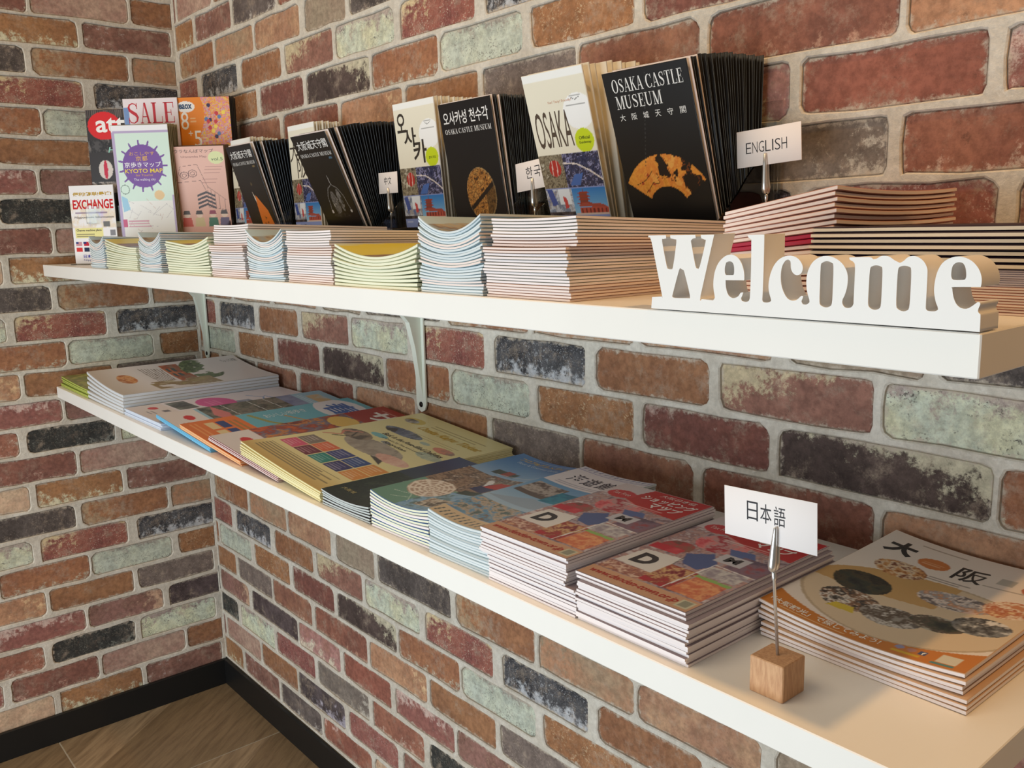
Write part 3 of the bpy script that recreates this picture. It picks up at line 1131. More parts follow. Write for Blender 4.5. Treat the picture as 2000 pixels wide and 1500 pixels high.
W_HOLES = [
    [A1(*p) for p in [(236, 442), (245, 435), (255, 440), (264, 455), (292, 572), (286, 586), (212, 585), (201, 575), (206, 555)]],
    [A2(*p) for p in [(105, 925), (104, 870), (118, 816), (150, 803), (184, 815), (200, 862), (200, 930), (190, 948), (116, 948)]],
    [A2(*p) for p in [(1110, 850), (1128, 810), (1175, 793), (1224, 810), (1243, 850), (1236, 1100), (1226, 1238), (1200, 1270), (1160, 1278), (1115, 1260), (1097, 1220), (1102, 1050)]],
    [A3(*p) for p in [(354, 860), (376, 820), (425, 808), (472, 821), (490, 860), (481, 1100), (470, 1250), (442, 1284), (400, 1292), (352, 1270), (333, 1220), (341, 1050)]],
    [A3(*p) for p in [(660, 860), (682, 822), (730, 810), (780, 822), (803, 860), (795, 1100), (780, 1265), (752, 1298), (710, 1305), (662, 1285), (640, 1240), (646, 1050)]],
    [A3(*p) for p in [(1240, 880), (1254, 812), (1290, 776), (1330, 768), (1370, 781), (1395, 830), (1403, 900), (1396, 944), (1370, 960), (1266, 960), (1242, 932)]],
]


def on_plane_y(u, v, y):
    d = fw + r2 * ((u - 1000) / F_PX) - u2 * ((v - 750) / F_PX)
    p = CAM + d * ((y - CAM.y) / d.y)
    return p.x, p.z


def smooth_loop(pts, deg=52):
    """Catmull-Rom through the soft bends, straight through the sharp ones"""
    n, out = len(pts), []
    P = [Vector(p) for p in pts]

    def sharp(i):
        a, b = P[i] - P[i - 1], P[(i + 1) % n] - P[i]
        return a.angle(b, 0) > math.radians(deg)
    for i in range(n):
        p0, p1, p2, p3 = P[i - 1], P[i], P[(i + 1) % n], P[(i + 2) % n]
        m1 = Vector((0, 0)) if sharp(i) else (p2 - p0) / 2
        m2 = Vector((0, 0)) if sharp((i + 1) % n) else (p3 - p1) / 2
        if (p2 - p1).length > 0.02 or (sharp(i) and sharp((i + 1) % n)):
            out.append(p1)
            continue
        for t in (0, 1 / 3, 2 / 3):
            out.append((2 * t ** 3 - 3 * t ** 2 + 1) * p1 + (t ** 3 - 2 * t ** 2 + t) * m1 + (-2 * t ** 3 + 3 * t ** 2) * p2 + (t ** 3 - t ** 2) * m2)
    return out


cu = bpy.data.curves.new('sign_outline', 'CURVE')
cu.dimensions = '2D'
cu.fill_mode = 'BOTH'
SIGN_T = 0.021
cu.extrude = SIGN_T / 2
SX0, SZ0 = on_plane_y(1275.3, 603.0, -DEP)
for lp in [W_OUT] + W_HOLES:
    pts = [on_plane_y(u, v, -DEP) for u, v in lp]
    # the board stands level: shear out the last half millimetre of measuring slope along its foot
    pts = [(x - SX0, z - SZ0 - (x - SX0) * 0.0013 / 0.207) for x, z in pts]
    pts = smooth_loop([(x, max(z, 0.0)) for x, z in pts])
    sp = cu.splines.new('POLY')
    sp.points.add(len(pts) - 1)
    for q, p in zip(sp.points, pts):
        q.co = (p[0], p[1], 0, 1)
    sp.use_cyclic_u = True
tmp = bpy.data.objects.new('sign_outline', cu)
me = bpy.data.meshes.new_from_object(tmp)
bpy.data.objects.remove(tmp)
sign = link('word_sign', me, None, [plain('white_paint', (240, 238, 234), 0.38, 0.4)])
sign.rotation_euler = (math.pi / 2, 0, 0)
sign.location = (SX0 - .001, -DEP - 0.0005 + SIGN_T / 2, ZU + .0008)
tag(sign, 'white cut out wooden sign reading Welcome at the right end of the upper shelf', 'sign')

# ------------------------------------------------------------------ upper shelf: acrylic holders with standing leaflets
def holder(x0, x1, label):
    t = empty('brochure_holder', (x0, -.004, ZU))
    tag(t, label, 'brochure holder', 'clear brochure holders')
    w, th = x1 - x0, .002
    mb = MB()
    mb.box(0, -.094, 0, w, 0, th)
    mb.build('base', ACRYLIC, t)
    mb = MB()
    mb.box(0, -.002, th, w, 0, .165)
    mb.build('back_panel', ACRYLIC, t)
    mb = MB()
    mb.box(0, -.094, th, w, -.092, .057)
    mb.build('front_panel', ACRYLIC, t)
    for xs in (0, w - th):
        mb = MB()
        prof = [(-.092, th), (-.092, .057), (-.080, .068), (-.066, .080), (-.052, .095), (-.040, .106), (-.022, .112), (-.002, .114), (-.002, th)]
        n = len(prof)
        mb.add([(xs, y, z) for y, z in prof] + [(xs + th, y, z) for y, z in prof],
               [tuple(range(n)), tuple(range(2 * n - 1, n - 1, -1))] + [(i, n + i, n + (i + 1) % n, (i + 1) % n) for i in range(n)])
        mb.build('side_panel', ACRYLIC, t)


LW, LH = .1, .203


def castle_cover(kind, w):
    c = Cv(w, LH, (22, 21, 22), 0.001).low(.243)
    wh = (232, 230, 226)
    if kind == 'eng':
        c.t('OSAKA CASTLE', .10, .875, .93, .955, wh, serif=True).t('MUSEUM', .11, .775, .66, .855, wh, serif=True)
        for i, ch in enumerate('大阪城天守閣'):
            c.t(ch, .12 + i * .143, .705, .185 + i * .143, .745, wh)
        hh = c.h * .757
        R = np.hypot((c.U - .50) * c.w, (c.V - .12) * hh) / hh * .95
        ang = np.degrees(np.arctan2((c.V - .12) * hh, (c.U - .50) * c.w))
        m = (R > .155) & (R < .345) & (ang > 31) & (ang < 147)
        c.pal(m, [(214, 140, 52), (232, 158, 66), (220, 132, 56), (236, 170, 84)], 8)
        k = vnoise(c.ny + 1, c.nx + 1, 5, 4, 5) + .10 * np.exp(-(((c.U - .64) / .16) ** 2 + ((c.V - .33) / .06) ** 2))
        c.fill(m & (k + .45 * (c.U - .62) > .56) & (c.U > .40), (34, 24, 18)).fill(m & (k > .525) & (k < .54) & (c.U > .4), (120, 62, 26))
        for x, y in ((.30, .36), (.22, .31), (.36, .30), (.28, .26)):
            c.ell(x, y, .018, .009, (176, 74, 40))
        c.line([(.14, .30), (.27, .33), (.36, .38)], .0008, (70, 40, 20)).line([(.25, .25), (.35, .31), (.42, .30)], .0008, (70, 40, 20))
        c.line([(.30, .42), (.52, .97)], .0004, (60, 60, 60))
    elif kind == 'kor':
        c.t('오사카성 천수각', .07, .835, .93, .935, wh, .012).t('OSAKA CASTLE MUSEUM', .07, .765, .95, .805, wh, serif=True)
        m = c.emask(.58, .29, .28, .205)
        c.pal(m, [(60, 40, 24), (150, 96, 40), (196, 140, 70), (90, 58, 30), (206, 156, 84)], 16)
        d = (c.V - .27) * .7 - (c.U - .58) * .28
        c.fill(m & (np.abs(d) < .014), (36, 28, 22)).fill(m & (d < -.014) & (c.U > .66), (64, 50, 30), .6)
        c.fill(m & ~c.emask(.575, .292, .268, .197), (170, 150, 110), .5)
    elif kind == 'tch':
        c.t('大阪城天守閣', .08, .86, .94, .945, wh, .006).t('OSAKA CASTLE MUSEUM', .08, .79, .95, .825, wh, serif=True)
        gy, lg = (150, 148, 146), (204, 200, 196)
        c.ell(.88, .765, .05, .012, (66, 96, 116))
        c.line([(.56, .60), (.565, .545), (.58, .51)], .0016, gy)
        for s_ in (-1, 1):
            c.line([(.57 + s_ * .02, .51), (.57 + s_ * .13, .48), (.57 + s_ * .22, .40), (.57 + s_ * .25, .31), (.57 + s_ * .28, .25)], .0016, gy, .8)
        c.pal(c.emask(.50, .33, .09, .12), [(40, 40, 40), (120, 118, 116), (70, 68, 68), (180, 176, 170)], 10)
        c.pal(c.emask(.66, .36, .06, .11), [(34, 34, 34), (130, 128, 126), (60, 58, 58)], 10)
        c.ell(.31, .25, .03, .016, lg).ell(.84, .25, .025, .014, lg)
        c.pal(c.emask(.55, .21, .25, .02), [(22, 21, 22), (70, 66, 64)], 14)
    else:
        c.t('大阪城天守閣', .08, .86, .94, .945, wh, .006).t('OSAKA CASTLE MUSEUM', .08, .79, .95, .825, wh, serif=True)
        c.ell(.86, .765, .05, .012, (120, 100, 60)).ell(.52, .58, .03, .018, (90, 76, 50))
        c.poly([(.44, .50), (.47, .47), (.52, .40), (.53, .33), (.49, .36), (.46, .42)], (224, 214, 196))
        c.poly([(.52, .46), (.60, .42), (.82, .28), (.90, .12), (.92, .02), (.42, .02), (.44, .18), (.47, .34)], (228, 122, 42))
        for x, y in ((.56, .14), (.62, .10), (.68, .15), (.74, .09), (.60, .05), (.72, .04), (.80, .06), (.66, .20)):
            c.ell(x, y, .018, .010, (40, 24, 18))
        c.line([(.62, .22), (.64, .03)], .0007, (60, 34, 20))
    return c


def map_cover(kind, w, h):
    c = Cv(w, h, (136, 152, 206), 0.001).low(.243)
    c.rect(0, .4, 1, 1, (234, 228, 208))
    c.rect(0, .955, 1, 1, (244, 244, 240))
    brown = (84, 70, 58)
    if kind == 'eng':
        c.t('OSAKA', .07, .53, .66, .76, brown).t('Fun! Tasty! Friendly!', .36, .80, .74, .82, (206, 150, 120))
    elif kind == 'kor':
        c.t('오', .06, .77, .28, .92, (58, 52, 46), .02).t('사', .20, .65, .50, .80, (58, 52, 46), .02).t('카', .40, .52, .72, .70, (58, 52, 46), .02)
    else:
        c.t('大', .02, .66, .34, .86, (70, 62, 54)).t('阪', .26, .50, .66, .74, (70, 62, 54))
    if kind in ('eng', 'kor'):
        c.ell(.82, .74, .24, .11, (246, 246, 244)).ell(.83, .56, .15, .075, (198, 214, 30))
        c.line([(.74, .825), (.80, .81), (.87, .825)], .0008, (90, 90, 90)).rows(.72, .83, .90, .85, 1, (110, 110, 110))
        c.rows(.64, .775, .98, .79, 1, (90, 90, 90))
        c.t('Official', .745, .565, .915, .585, (60, 66, 20), .01) if kind == 'eng' else c.t('공식 지도', .75, .545, .92, .565, (60, 66, 20), .01)
        c.t('Guidemap', .735, .535, .925, .555, (60, 66, 20), .01) if kind == 'eng' else None
    # band of night lights, lantern and trees
    c.pal(c.box(0, .27, 1, .49), [(28, 34, 66), (60, 66, 100), (36, 34, 52), (150, 150, 190), (24, 26, 44)], 14)
    c.pal(c.box(0, .27, .40, .49), [(70, 60, 48), (150, 140, 116), (96, 84, 66), (196, 190, 170)], 9)
    c.ell(.25, .40, .10, .055, (176, 52, 44)).line([(.20, .35), (.21, .45)], .0012, (220, 190, 180)).line([(.28, .35), (.29, .45)], .0012, (220, 190, 180))
    c.line([(.40, .43), (.62, .42), (.82, .37), (1, .31)], .0018, (226, 214, 206)).poly([(.45, .28), (.62, .28), (.70, .36), (.55, .35)], (70, 104, 170))
    # street with flags, and a red pagoda under a blue sky
    c.pal(c.box(0, .085, .45, .265), [(120, 130, 150), (200, 206, 216), (156, 150, 150), (90, 110, 160)], 8)
    c.rect(.22, .16, .42, .265, (226, 232, 238)).poly([(.02, .26), (.12, .26), (.18, .16), (.08, .15)], (66, 84, 150)).poly([(.28, .22), (.34, .20), (.36, .14), (.30, .13)], (196, 70, 70))
    c.pal(c.box(0, .085, .45, .11), [(40, 36, 40), (96, 84, 84)], 12)
    c.grad(c.box(.45, .085, 1, .265), (150, 196, 226), (44, 116, 186), 'v', .085, .265)
    for i in range(4):
        y = .225 - i * .022
        c.poly([(.52 - i * .012, y), (.74 + i * .01, y), (.70, y + .012), (.58, y + .012)], (150, 58, 46)).rect(.56, y - .012, .70, y, (128, 64, 54))
    c.line([(.63, .235), (.63, .258)], .0008, (120, 60, 50))
    c.poly([(.50, .145), (1, .13), (.93, .155), (.60, .165)], (166, 76, 62)).rect(.54, .095, 1, .135, (186, 84, 66)).rect(.46, .085, 1, .098, (214, 190, 176))
    for i in range(7):
        c.rect(.56 + i * .065, .10, .585 + i * .065, .13, (120, 50, 42))
    c.rect(0, 0, 1, .083, (136, 152, 206)).ell(.38, .03, .09, .03, (92, 88, 100)).rows(.04, .055, .2, .075, 1, (210, 216, 236))
    return c


CP = plain('leaflet_edges', (132, 158, 184), 0.6, 0.3)
MP_PG = plain('map_edges', (226, 222, 210), 0.7, 0.2)
MP_CV = plain('map_cover', (232, 228, 214), 0.6, 0.2)
LANG = [  # holder from, to; map x, w, h, front y, lean; museum leaflet x, w, lean; copies
    ('sch', .386, .590, .393, .082, .215, -.062, .0, .489, .095, .30, 20, 'first holder from the corner', 'orange war coat'),
    ('tch', .598, .882, .606, .088, .220, -.050, .03, .766, .1, .41, 26, 'second holder from the corner', 'grey helmet'),
    ('kor', .925, 1.182, .938, .094, .217, -.050, .095, 1.066, .1, .175, 26, 'third holder from the corner', 'gold oval'),
    ('eng', 1.232, 1.490, 1.243, .090, .216, -.050, .274, 1.370, .1, .33, 28, 'fourth holder from the corner', 'gold folding fan'),
]
for kind, hx0, hx1, mx, mw, mh, my, mth, cx, cw_, cth, n, where, motif in LANG:
    holder(hx0, hx1, 'clear acrylic brochure holder, %s, with black leaflets and city maps' % where)
    fan('city_map', 10, mw, mh, .0016, mx, my, -.012, mth, min(mth, .0), MP_PG, MP_CV,
        'front city map with photo collage in the %s' % where, '%%s city map from the front in the %s' % where,
        'map', 'city maps in the ' + where, map_cover(kind, mw, mh), jx=.003)
    fan('castle_leaflet', n, cw_, LH, .00105, cx, -.054, -.012, cth, -.02, CP, C_BLACK,
        'front black museum leaflet with a %s in the %s' % (motif, where), '%%s black museum leaflet from the front in the %s' % where,
        'leaflet', 'black museum leaflets in the ' + where, castle_cover(kind, cw_), frac=.3, white=(1, 4))

# ------------------------------------------------------------------ corner stand, turned towards the room
SY = .8
SE, SN = Vector((math.cos(SY), math.sin(SY), 0)), Vector((math.sin(SY), -math.cos(SY), 0))
st = empty('brochure_stand', (.257, -.222, ZU), (0, 0, SY))
tag(st, 'clear tiered acrylic brochure stand turned towards the room in the corner', 'brochure stand')
for nm, bx in (('base', (-.005, 0, 0, .205, .092, .002)), ('front_panel', (-.005, -.004, 0, .099, -.002, .05)), ('front_panel', (.101, .017, .002, .203, .019, .045)),
               ('riser', (-.045, .062, .002, .19, .064, .078)), ('upper_tier', (-.100, .062, .078, .194, .100, .080)),
               ('tier_lip', (-.100, .060, .078, .194, .062, .11))):
    mb = MB()
    mb.box(*bx)
    mb.build(nm, ACRYLIC, st)


def stand_fan(name, n, w, h, t, p, zb, thf, thb, depth, cv, pages, cover, lt, lr, grp, yaw=SY, jx=.002):
    fan(name, n, w, h, t, p[0], p[1], p[1] + depth, thf, thb, pages, cover, lt, lr, 'leaflet' if 'magazine' not in name else 'magazine', grp, cv, zb, yaw, jx, .003)


# purple circle map
ky = Cv(.105, .245, (216, 238, 226), .001)
ky.rect(0, 0, 1, .46, (240, 240, 236))
lil, pur = (186, 170, 206), (120, 76, 160)
ky.rect(0, 0, .05, 1, lil).rect(0, .955, 1, 1, (244, 244, 248)).rect(.02, .945, 1, .962, lil).rect(.97, 0, 1, .5, lil)
rr = np.hypot((ky.U - .50) * ky.w, (ky.V - .71) * ky.h)
ky.fill(rr < .0375, pur)
for a in range(0, 360, 24):
    ca, sa = math.cos(math.radians(a)), math.sin(math.radians(a))
    q = lambda r, s_: (.50 + (r * ca - s_ * sa) / ky.w, .71 + (r * sa + s_ * ca) / ky.h)
    ky.poly([q(.036, -.002), q(.036, .002), q(.046, .0012), q(.046, -.0012)], pur)
ky.t('おこしやす', .28, .785, .72, .81, (226, 176, 90)).t('京都', .38, .745, .60, .78, (226, 176, 90), .01)
ky.t('京歩きマップ', .18, .70, .82, .738, (250, 248, 250), .008).t('KYOTO MAP', .18, .66, .84, .69, (244, 214, 60), .012).t('for Tourist', .36, .637, .66, .652, (226, 176, 90))
ky.t('The walking city', .32, .60, .70, .622, (240, 236, 246))
ky.line([(.06, .50), (.55, .50)], .0006, (110, 130, 120))
rc = np.hypot((ky.U - .14) * ky.w, (ky.V - .545) * ky.h)
ky.fill(np.abs(rc - .008) < .0006, (110, 130, 120)).line([(.06, .545), (.22, .545)], .0005, (110, 130, 120)).line([(.14, .51), (.14, .58)], .0005, (110, 130, 120))
for i in range(26):
    rg = random.Random(i)
    x, y = rg.uniform(.08, .9), rg.uniform(.05, .46)
    ky.line([(x, y), (x + rg.uniform(-.25, .25), y + rg.uniform(-.08, .08))], .0006, (196, 192, 196) if i % 3 else (206, 180, 170))
ky.poly([(.06, .50), (.16, .48), (.20, .40), (.07, .38)], (160, 206, 232)).ell(.74, .50, .09, .035, (232, 200, 150))
ky.rect(.04, .27, .12, .33, (206, 90, 130)).rows(.14, .27, .6, .33, 3, (206, 120, 150))
stand_fan('purple_map', 9, .105, .245, .0018, (.263, -.224), ZU + .0022, .035, 0, .03, ky, PAGE_CREAM, plain('cover_mint', (150, 140, 104), .5),
          'front pale green map with a purple circle reading Kyoto Map', '%s purple circle map from the front in the corner stand', 'purple circle maps')
# pink map with a line drawing
nb = Cv(.098, .208, (232, 184, 168), .001).low(.24)
br = (120, 84, 78)
nb.t('ウラなんばマップ', .06, .925, .80, .965, (90, 62, 58)).t('Uranamba Map', .18, .865, .66, .895, (150, 104, 96)).ell(.84, .87, .15, .07, (222, 228, 170)).t('vol.5', .74, .835, .96, .87, (90, 110, 70))
for i in range(6):
    nb.rect(.62 - .02 * i, .77 - i * .035, .94 - .03 * i, .776 - i * .035, (170, 116, 108), .7)
nb.line([(.04, .62), (.14, .78), (.46, .80), (.62, .55), (.94, .40)], .0008, br).line([(.06, .60), (.50, .62), (.60, .48)], .0008, br).line([(.62, .55), (.60, .32), (.96, .28)], .0008, br)
for cx_, cy_ in ((.20, .68), (.36, .70)):
    rr = np.hypot((nb.U - cx_) * nb.w, (nb.V - cy_) * nb.h)
    nb.fill(np.abs(rr - .008) < .0007, br).fill(np.abs(rr - .004) < .0006, br)
for i in range(4):
    nb.poly([(.40, .46 - i * .045), (.58, .50 - i * .045), (.74, .455 - i * .045), (.74, .43 - i * .045), (.58, .475 - i * .045), (.40, .435 - i * .045)], (70, 58, 60))
for i in range(9):
    nb.line([(.64 + i * .035, .53 - i * .016), (.64 + i * .035, .32 - i * .004)], .0005, br, .7)
for x_, cl, hr in ((.16, (206, 90, 70), (84, 70, 60)), (.40, (214, 196, 150), (70, 56, 50)), (.66, (70, 120, 96), (150, 60, 84)), (.88, (110, 96, 130), (80, 68, 66))):
    nb.poly([(x_ - .10, .10), (x_ - .08, .20), (x_ + .08, .20), (x_ + .10, .10)], cl).ell(x_, .235, .06, .036, (240, 214, 196)).poly([(x_ - .07, .24), (x_ - .05, .285), (x_ + .05, .285), (x_ + .07, .24)], hr)
nb.rect(0, 0, 1, .10, (226, 176, 160))
stand_fan('pink_map', 9, .098, .208, .0020, (.314, -.134), ZU + .0022, .102, 0, .034, nb, plain('page_edges_brown', (126, 100, 74), .7), plain('cover_umber', (96, 72, 54), .5),
          'front pink map with a line drawing of a street in the corner stand', '%s pink street map from the front in the corner stand', 'pink street maps')
# sale flyer, orange flyer, black magazine in the upper tier
sl = Cv(.104, .222, (240, 228, 232), .0012)
sl.rect(0, .6, .1, .93, (120, 150, 200)).t('SALE', .07, .80, .94, .965, (200, 40, 52), serif=True).pal(sl.box(.1, 0, 1, .75), [(240, 228, 232), (226, 206, 214)], 4)
stand_fan('sale_flyer', 2, .104, .222, .0012, (.204, -.181), ZU + .0805, .03, 0, .004, sl, PAGE, C_WHITE,
          'white flyer with red letters reading SALE in the corner stand', '%s white flyer, right behind the red lettered sale flyer', 'sale flyers')
og = Cv(.1025, .222, (240, 138, 34), .001)
og.pal((og.U > .42 + .10 * np.sin(og.V * 9)) & (og.V > .48), [(244, 170, 60), (220, 130, 190), (244, 206, 90), (236, 120, 80), (206, 170, 206), (244, 190, 40)], 7, 5)
for i in range(16):
    rg = random.Random(i + 3)
    og.ell(rg.uniform(.5, .97), rg.uniform(.52, .95), .035, .017, rg.choice([(84, 50, 70), (60, 50, 90), (206, 60, 70), (250, 220, 90), (96, 130, 180)]))
og.ell(.18, .925, .17, .045, (248, 244, 240)).t('eaox', .06, .905, .30, .945, (40, 70, 110), .03).t('8', .08, .74, .22, .88, (250, 246, 236)).t('+', .20, .69, .28, .73, (250, 246, 236)).t('5', .30, .60, .44, .73, (250, 246, 236))
og.rows(.25, .80, .36, .85, 2, (250, 226, 190)).rows(.46, .64, .56, .69, 2, (250, 226, 190))
for i in range(5):
    og.rect(.14 + i * .14, .50, .24 + i * .14, .56, (206, 60, 56) if i % 2 == 0 else (226, 96, 70))
stand_fan('orange_flyer', 7, .1025, .222, .0016, (.271, -.109), ZU + .0805, .02, -.02, .022, og, plain('page_edges_green', (86, 90, 60), .7), C_DARK,
          'front orange flyer with pink flowers and the numbers 8 and 5', '%s orange flyer from the front in the corner stand', 'orange flyers')
at = Cv(.115, .206, (54, 48, 48), .0012)
for i in range(30):
    at.rect(i / 30, .93, i / 30 + .016, 1, (110, 96, 90))
at.ell(.30, .86, .28, .125, (222, 34, 38)).t('att', .16, .80, .66, .93, (250, 248, 246), .02)
at.pal(at.box(0, .62, 1, .74), [(80, 76, 76), (40, 36, 36), (120, 112, 108)], 6)
at.t('Hot', .33, .62, .60, .67, (150, 206, 190), .02, shear=.1).t('Travel', .40, .56, .78, .61, (150, 206, 190), .02, shear=.1)
at.ell(.26, .47, .12, .085, (224, 214, 206)).ell(.26, .47, .035, .085, (206, 40, 70)).ell(.65, .45, .10, .07, (220, 206, 196)).t('HOT', .52, .385, .72, .42, (110, 190, 226), .03)
at.pal(at.box(0, .26, 1, .36), [(60, 56, 56), (200, 190, 186), (110, 104, 104)], 8)
stand_fan('magazine', 6, .115, .206, .0024, (.137, -.232), ZU + .081, .0, -.02, .018, at, plain('page_edges_taupe', (120, 110, 100), .7), C_DARK,
          'black magazine with a red circle reading att behind the exchange flyer', '%s black magazine from the front in the corner stand', 'black magazines in the corner stand')
# exchange flyer on its own easel
ex = Cv(.100, .147, (246, 244, 246), .001)
ex.pal(ex.box(0, .45, 1, .80) & (np.abs(ex.V - .62) < .16), [(246, 244, 246), (240, 226, 206), (226, 214, 236)], 3)
ex.t('便利!簡単!最速!', .08, .865, .95, .915, (196, 160, 60), .03).t('EXCHANGE', .06, .70, .97, .82, (206, 36, 40), .03)
ex.rows(.10, .645, .93, .685, 1, (120, 96, 130)).t('Nipponbashi Information', .08, .575, .96, .61, (70, 60, 70), .01)
ex.rect(.06, .33, .70, .46, (240, 232, 160)).t('Change machine place', .09, .41, .66, .445, (70, 64, 70), .02).rows(.09, .345, .62, .40, 2, (90, 84, 80))
ex.rect(.72, .47, .86, .54, (120, 120, 120)).rect(.86, .36, .97, .43, (140, 140, 146))
for i, cl in enumerate(((206, 150, 160), (196, 40, 60), (210, 40, 40), (216, 60, 60), (40, 50, 80), (60, 70, 90))):
    ex.rect(.05 + (i % 3) * .17, .225 - (i // 3) * .075, .18 + (i % 3) * .17, .285 - (i // 3) * .075, cl)
ex.rect(.05, .255, .10, .285, (60, 70, 130)).rect(.22, .255, .28, .285, (40, 50, 120))
ex.t('日本橋総合', .20, .075, .66, .12, (70, 70, 180), .02).t('Nipponbashi', .20, .03, .66, .06, (90, 90, 150))
fan('exchange_flyer', 1, .100, .147, .0008, .109, -.269, -.269, -.01, -.01, PAGE, C_WHITE,
    'white flyer reading EXCHANGE at the left end of the upper shelf', '', 'leaflet', None, ex, ZU + .0022, .6)
eh = empty('flyer_easel', (.109, -.269, ZU), (0, 0, .6))
tag(eh, 'clear acrylic easel behind the white exchange flyer', 'easel')
mb = MB()
mb.box(-.002, .0012, .0, .102, .0028, .150)
mb.build('back_panel', ACRYLIC, eh)
mb = MB()
mb.box(-.002, -.012, 0, .102, .0012, .002)
mb.build('foot', ACRYLIC, eh)

# ------------------------------------------------------------------ clips with language cards
BEECH, _nt, _bs = new_mat('beech_wood')
_tc = nd(_nt, 'ShaderNodeTexCoord')
_mp = nd(_nt, 'ShaderNodeMapping')
_mp.inputs['Scale'].default_value = (6, 6, 1)
_nt.links.new(_tc.outputs['Object'], _mp.inputs[0])
_g = noise(_nt, _mp.outputs[0], 90, 5, .6)
_nt.links.new(mixc(_nt, mrange(_nt, _g, .3, .7), lin((214, 168, 124)), lin((190, 140, 98))), _bs.inputs['Base Color'])
_bs.inputs['Roughness'].default_value = .5
STEEL = plain('nickel_steel', (228, 228, 226), 0.28, 0.5, 0.85)
CARD = plain('white_card', (244, 238, 236), 0.6, 0.3)


def clip_card(base, jaw0, jaw1, z0, card_c, cw, chh, body, tx, label_clip, label_card, rot=0.035, yaw=0.0):
    """wooden cube, wire stem and alligator clip; the card it holds is its own thing"""
    bx, by = base
    t = empty('card_clip', (bx, by, z0))
    tag(t, label_clip, 'card clip', 'wooden card clips')
    s = .0125
    mb = MB()
    mb.box(-s, -s, 0, s, s, .025, ch=.0006)
    mb.build('wooden_cube', BEECH, t)
    o = Vector((bx, by, z0))
    a, b, c = Vector((bx, by, z0 + .0245)) - o, Vector(jaw0) - o, Vector(jaw1) - o
    mb = MB()
    L = (b - a).length
    mb.lathe([(.0011, 0), (.0011, L - .006), (.0016, L - .005), (.0016, L - .001), (.0011, L)], 10, 0, frame_to(a, b))
    mb.build('wire_stem', STEEL, t)
    L = (c - b).length
    M = frame_to(b, c)
    mb = MB()
    mb.lathe([(.0006, 0), (.0022, .0015), (.0029, .0045), (.0025, .010), (.0018, L * .75), (.0012, L - .001), (.0004, L)], 12, 0, Matrix.Translation((0, -.0022, 0)) @ M)
    mb.build('front_jaw', STEEL, t)
    mb = MB()
    mb.lathe([(.0006, 0), (.0018, .0015), (.0024, .006), (.0017, .013), (.0012, L * .8), (.0004, L - .001)], 12, 0, Matrix.Translation((0, .0022, 0)) @ M)
    mb.build('rear_jaw', STEEL, t)
    cm = slab_mesh('language_card', cw, chh, .0005, FLAT, 1, 1, .0001, .6)
    cm.materials.append(CARD)
    cm.materials.append(CARD)
    k = link('language_card', cm)
    R = Matrix.Rotation(yaw, 3, 'Z') @ Matrix.Rotation(-rot, 3, 'Y')
    k.location = Vector(card_c) - R @ Vector((cw / 2, 0, chh / 2))
    k.rotation_euler = (R @ Matrix.Rotation(math.pi / 2, 3, 'X')).to_euler()
    tag(k, label_card, 'card', 'white language cards')
    u0, v0, u1, v1 = tx
    adv = {'I': .45}
    tot = sum(adv.get(q, 1) for q in body)
    x = u0
    for q in body:
        wq = (u1 - u0) * adv.get(q, 1) / tot
        pad = .30 if q == 'I' else .09
        c2 = Cv(cw, chh, (244, 238, 236), .01)
        c2.t(q, x + wq * pad, v0, x + wq * (1 - pad), v1, (46, 44, 48), -.012 if body == 'ENGLISH' else 0)
        link('letter', text_mesh('letter', c2, FLAT, .0006), k, [PRINT_M])
        x += wq


clip_card((1.676, -.2755), (1.6712, -.2755, .8425), (1.6730, -.2755, .8735), ZL, (1.6668, -.2755, .8767), .0685, .0335, '日本語', (.245, .40, .69, .78),
          'wooden cube clip on the lower shelf in front of the orange food magazines', 'white card reading Japanese in Japanese characters above the lower shelf', .040)
clip_card((1.510, -.056), (1.5095, -.056, 1.088), (1.5085, -.056, 1.1235), ZU, (1.5105, -.056, 1.1295), .0655, .032, 'ENGLISH', (.14, .36, .80, .66),
          'wooden cube clip beside the fourth holder from the corner', 'white card reading ENGLISH right of the black leaflets', .055)
clip_card((1.210, -.064), (1.2105, -.064, 1.086), (1.2085, -.064, 1.118), ZU, (1.2105, -.064, 1.1215), .062, .032, '한국어', (.26, .40, .92, .80),
          'wooden cube clip between the third and fourth holders', 'white card with Korean writing between the third and fourth holders', .09)
clip_card((.905, -.062), (.909, -.062, 1.088), (.906, -.062, 1.121), ZU, (.9045, -.062, 1.1275), .0475, .0285, '中文', (.28, .42, .70, .78),
          'wooden cube clip between the second and third holders', 'small white card reading Chinese in Chinese characters', 0.0)

# ------------------------------------------------------------------ lower shelf: magazines from the corner to the right end
YL = -.2950
# green magazines in the corner
gr = Cv(.188, .27, (158, 168, 78), .003)
gr.pal(gr.box(0, 0, 1, 1), [(150, 160, 70), (176, 170, 92), (120, 128, 60), (170, 150, 96)], 5)
stack('magazine', 5, .188, .27, .0032, (.008, YL, ZL), (0, 0, 0), plain('page_edges_lime', (186, 196, 96), .6), plain('cover_green', (120, 138, 52), .5),
      'topmost green magazine in the corner of the lower shelf', '%s green magazine from the top in the corner of the lower shelf', 'magazine', 'green magazines', gr, CURL_L, .005, 1.5, jit=.002)

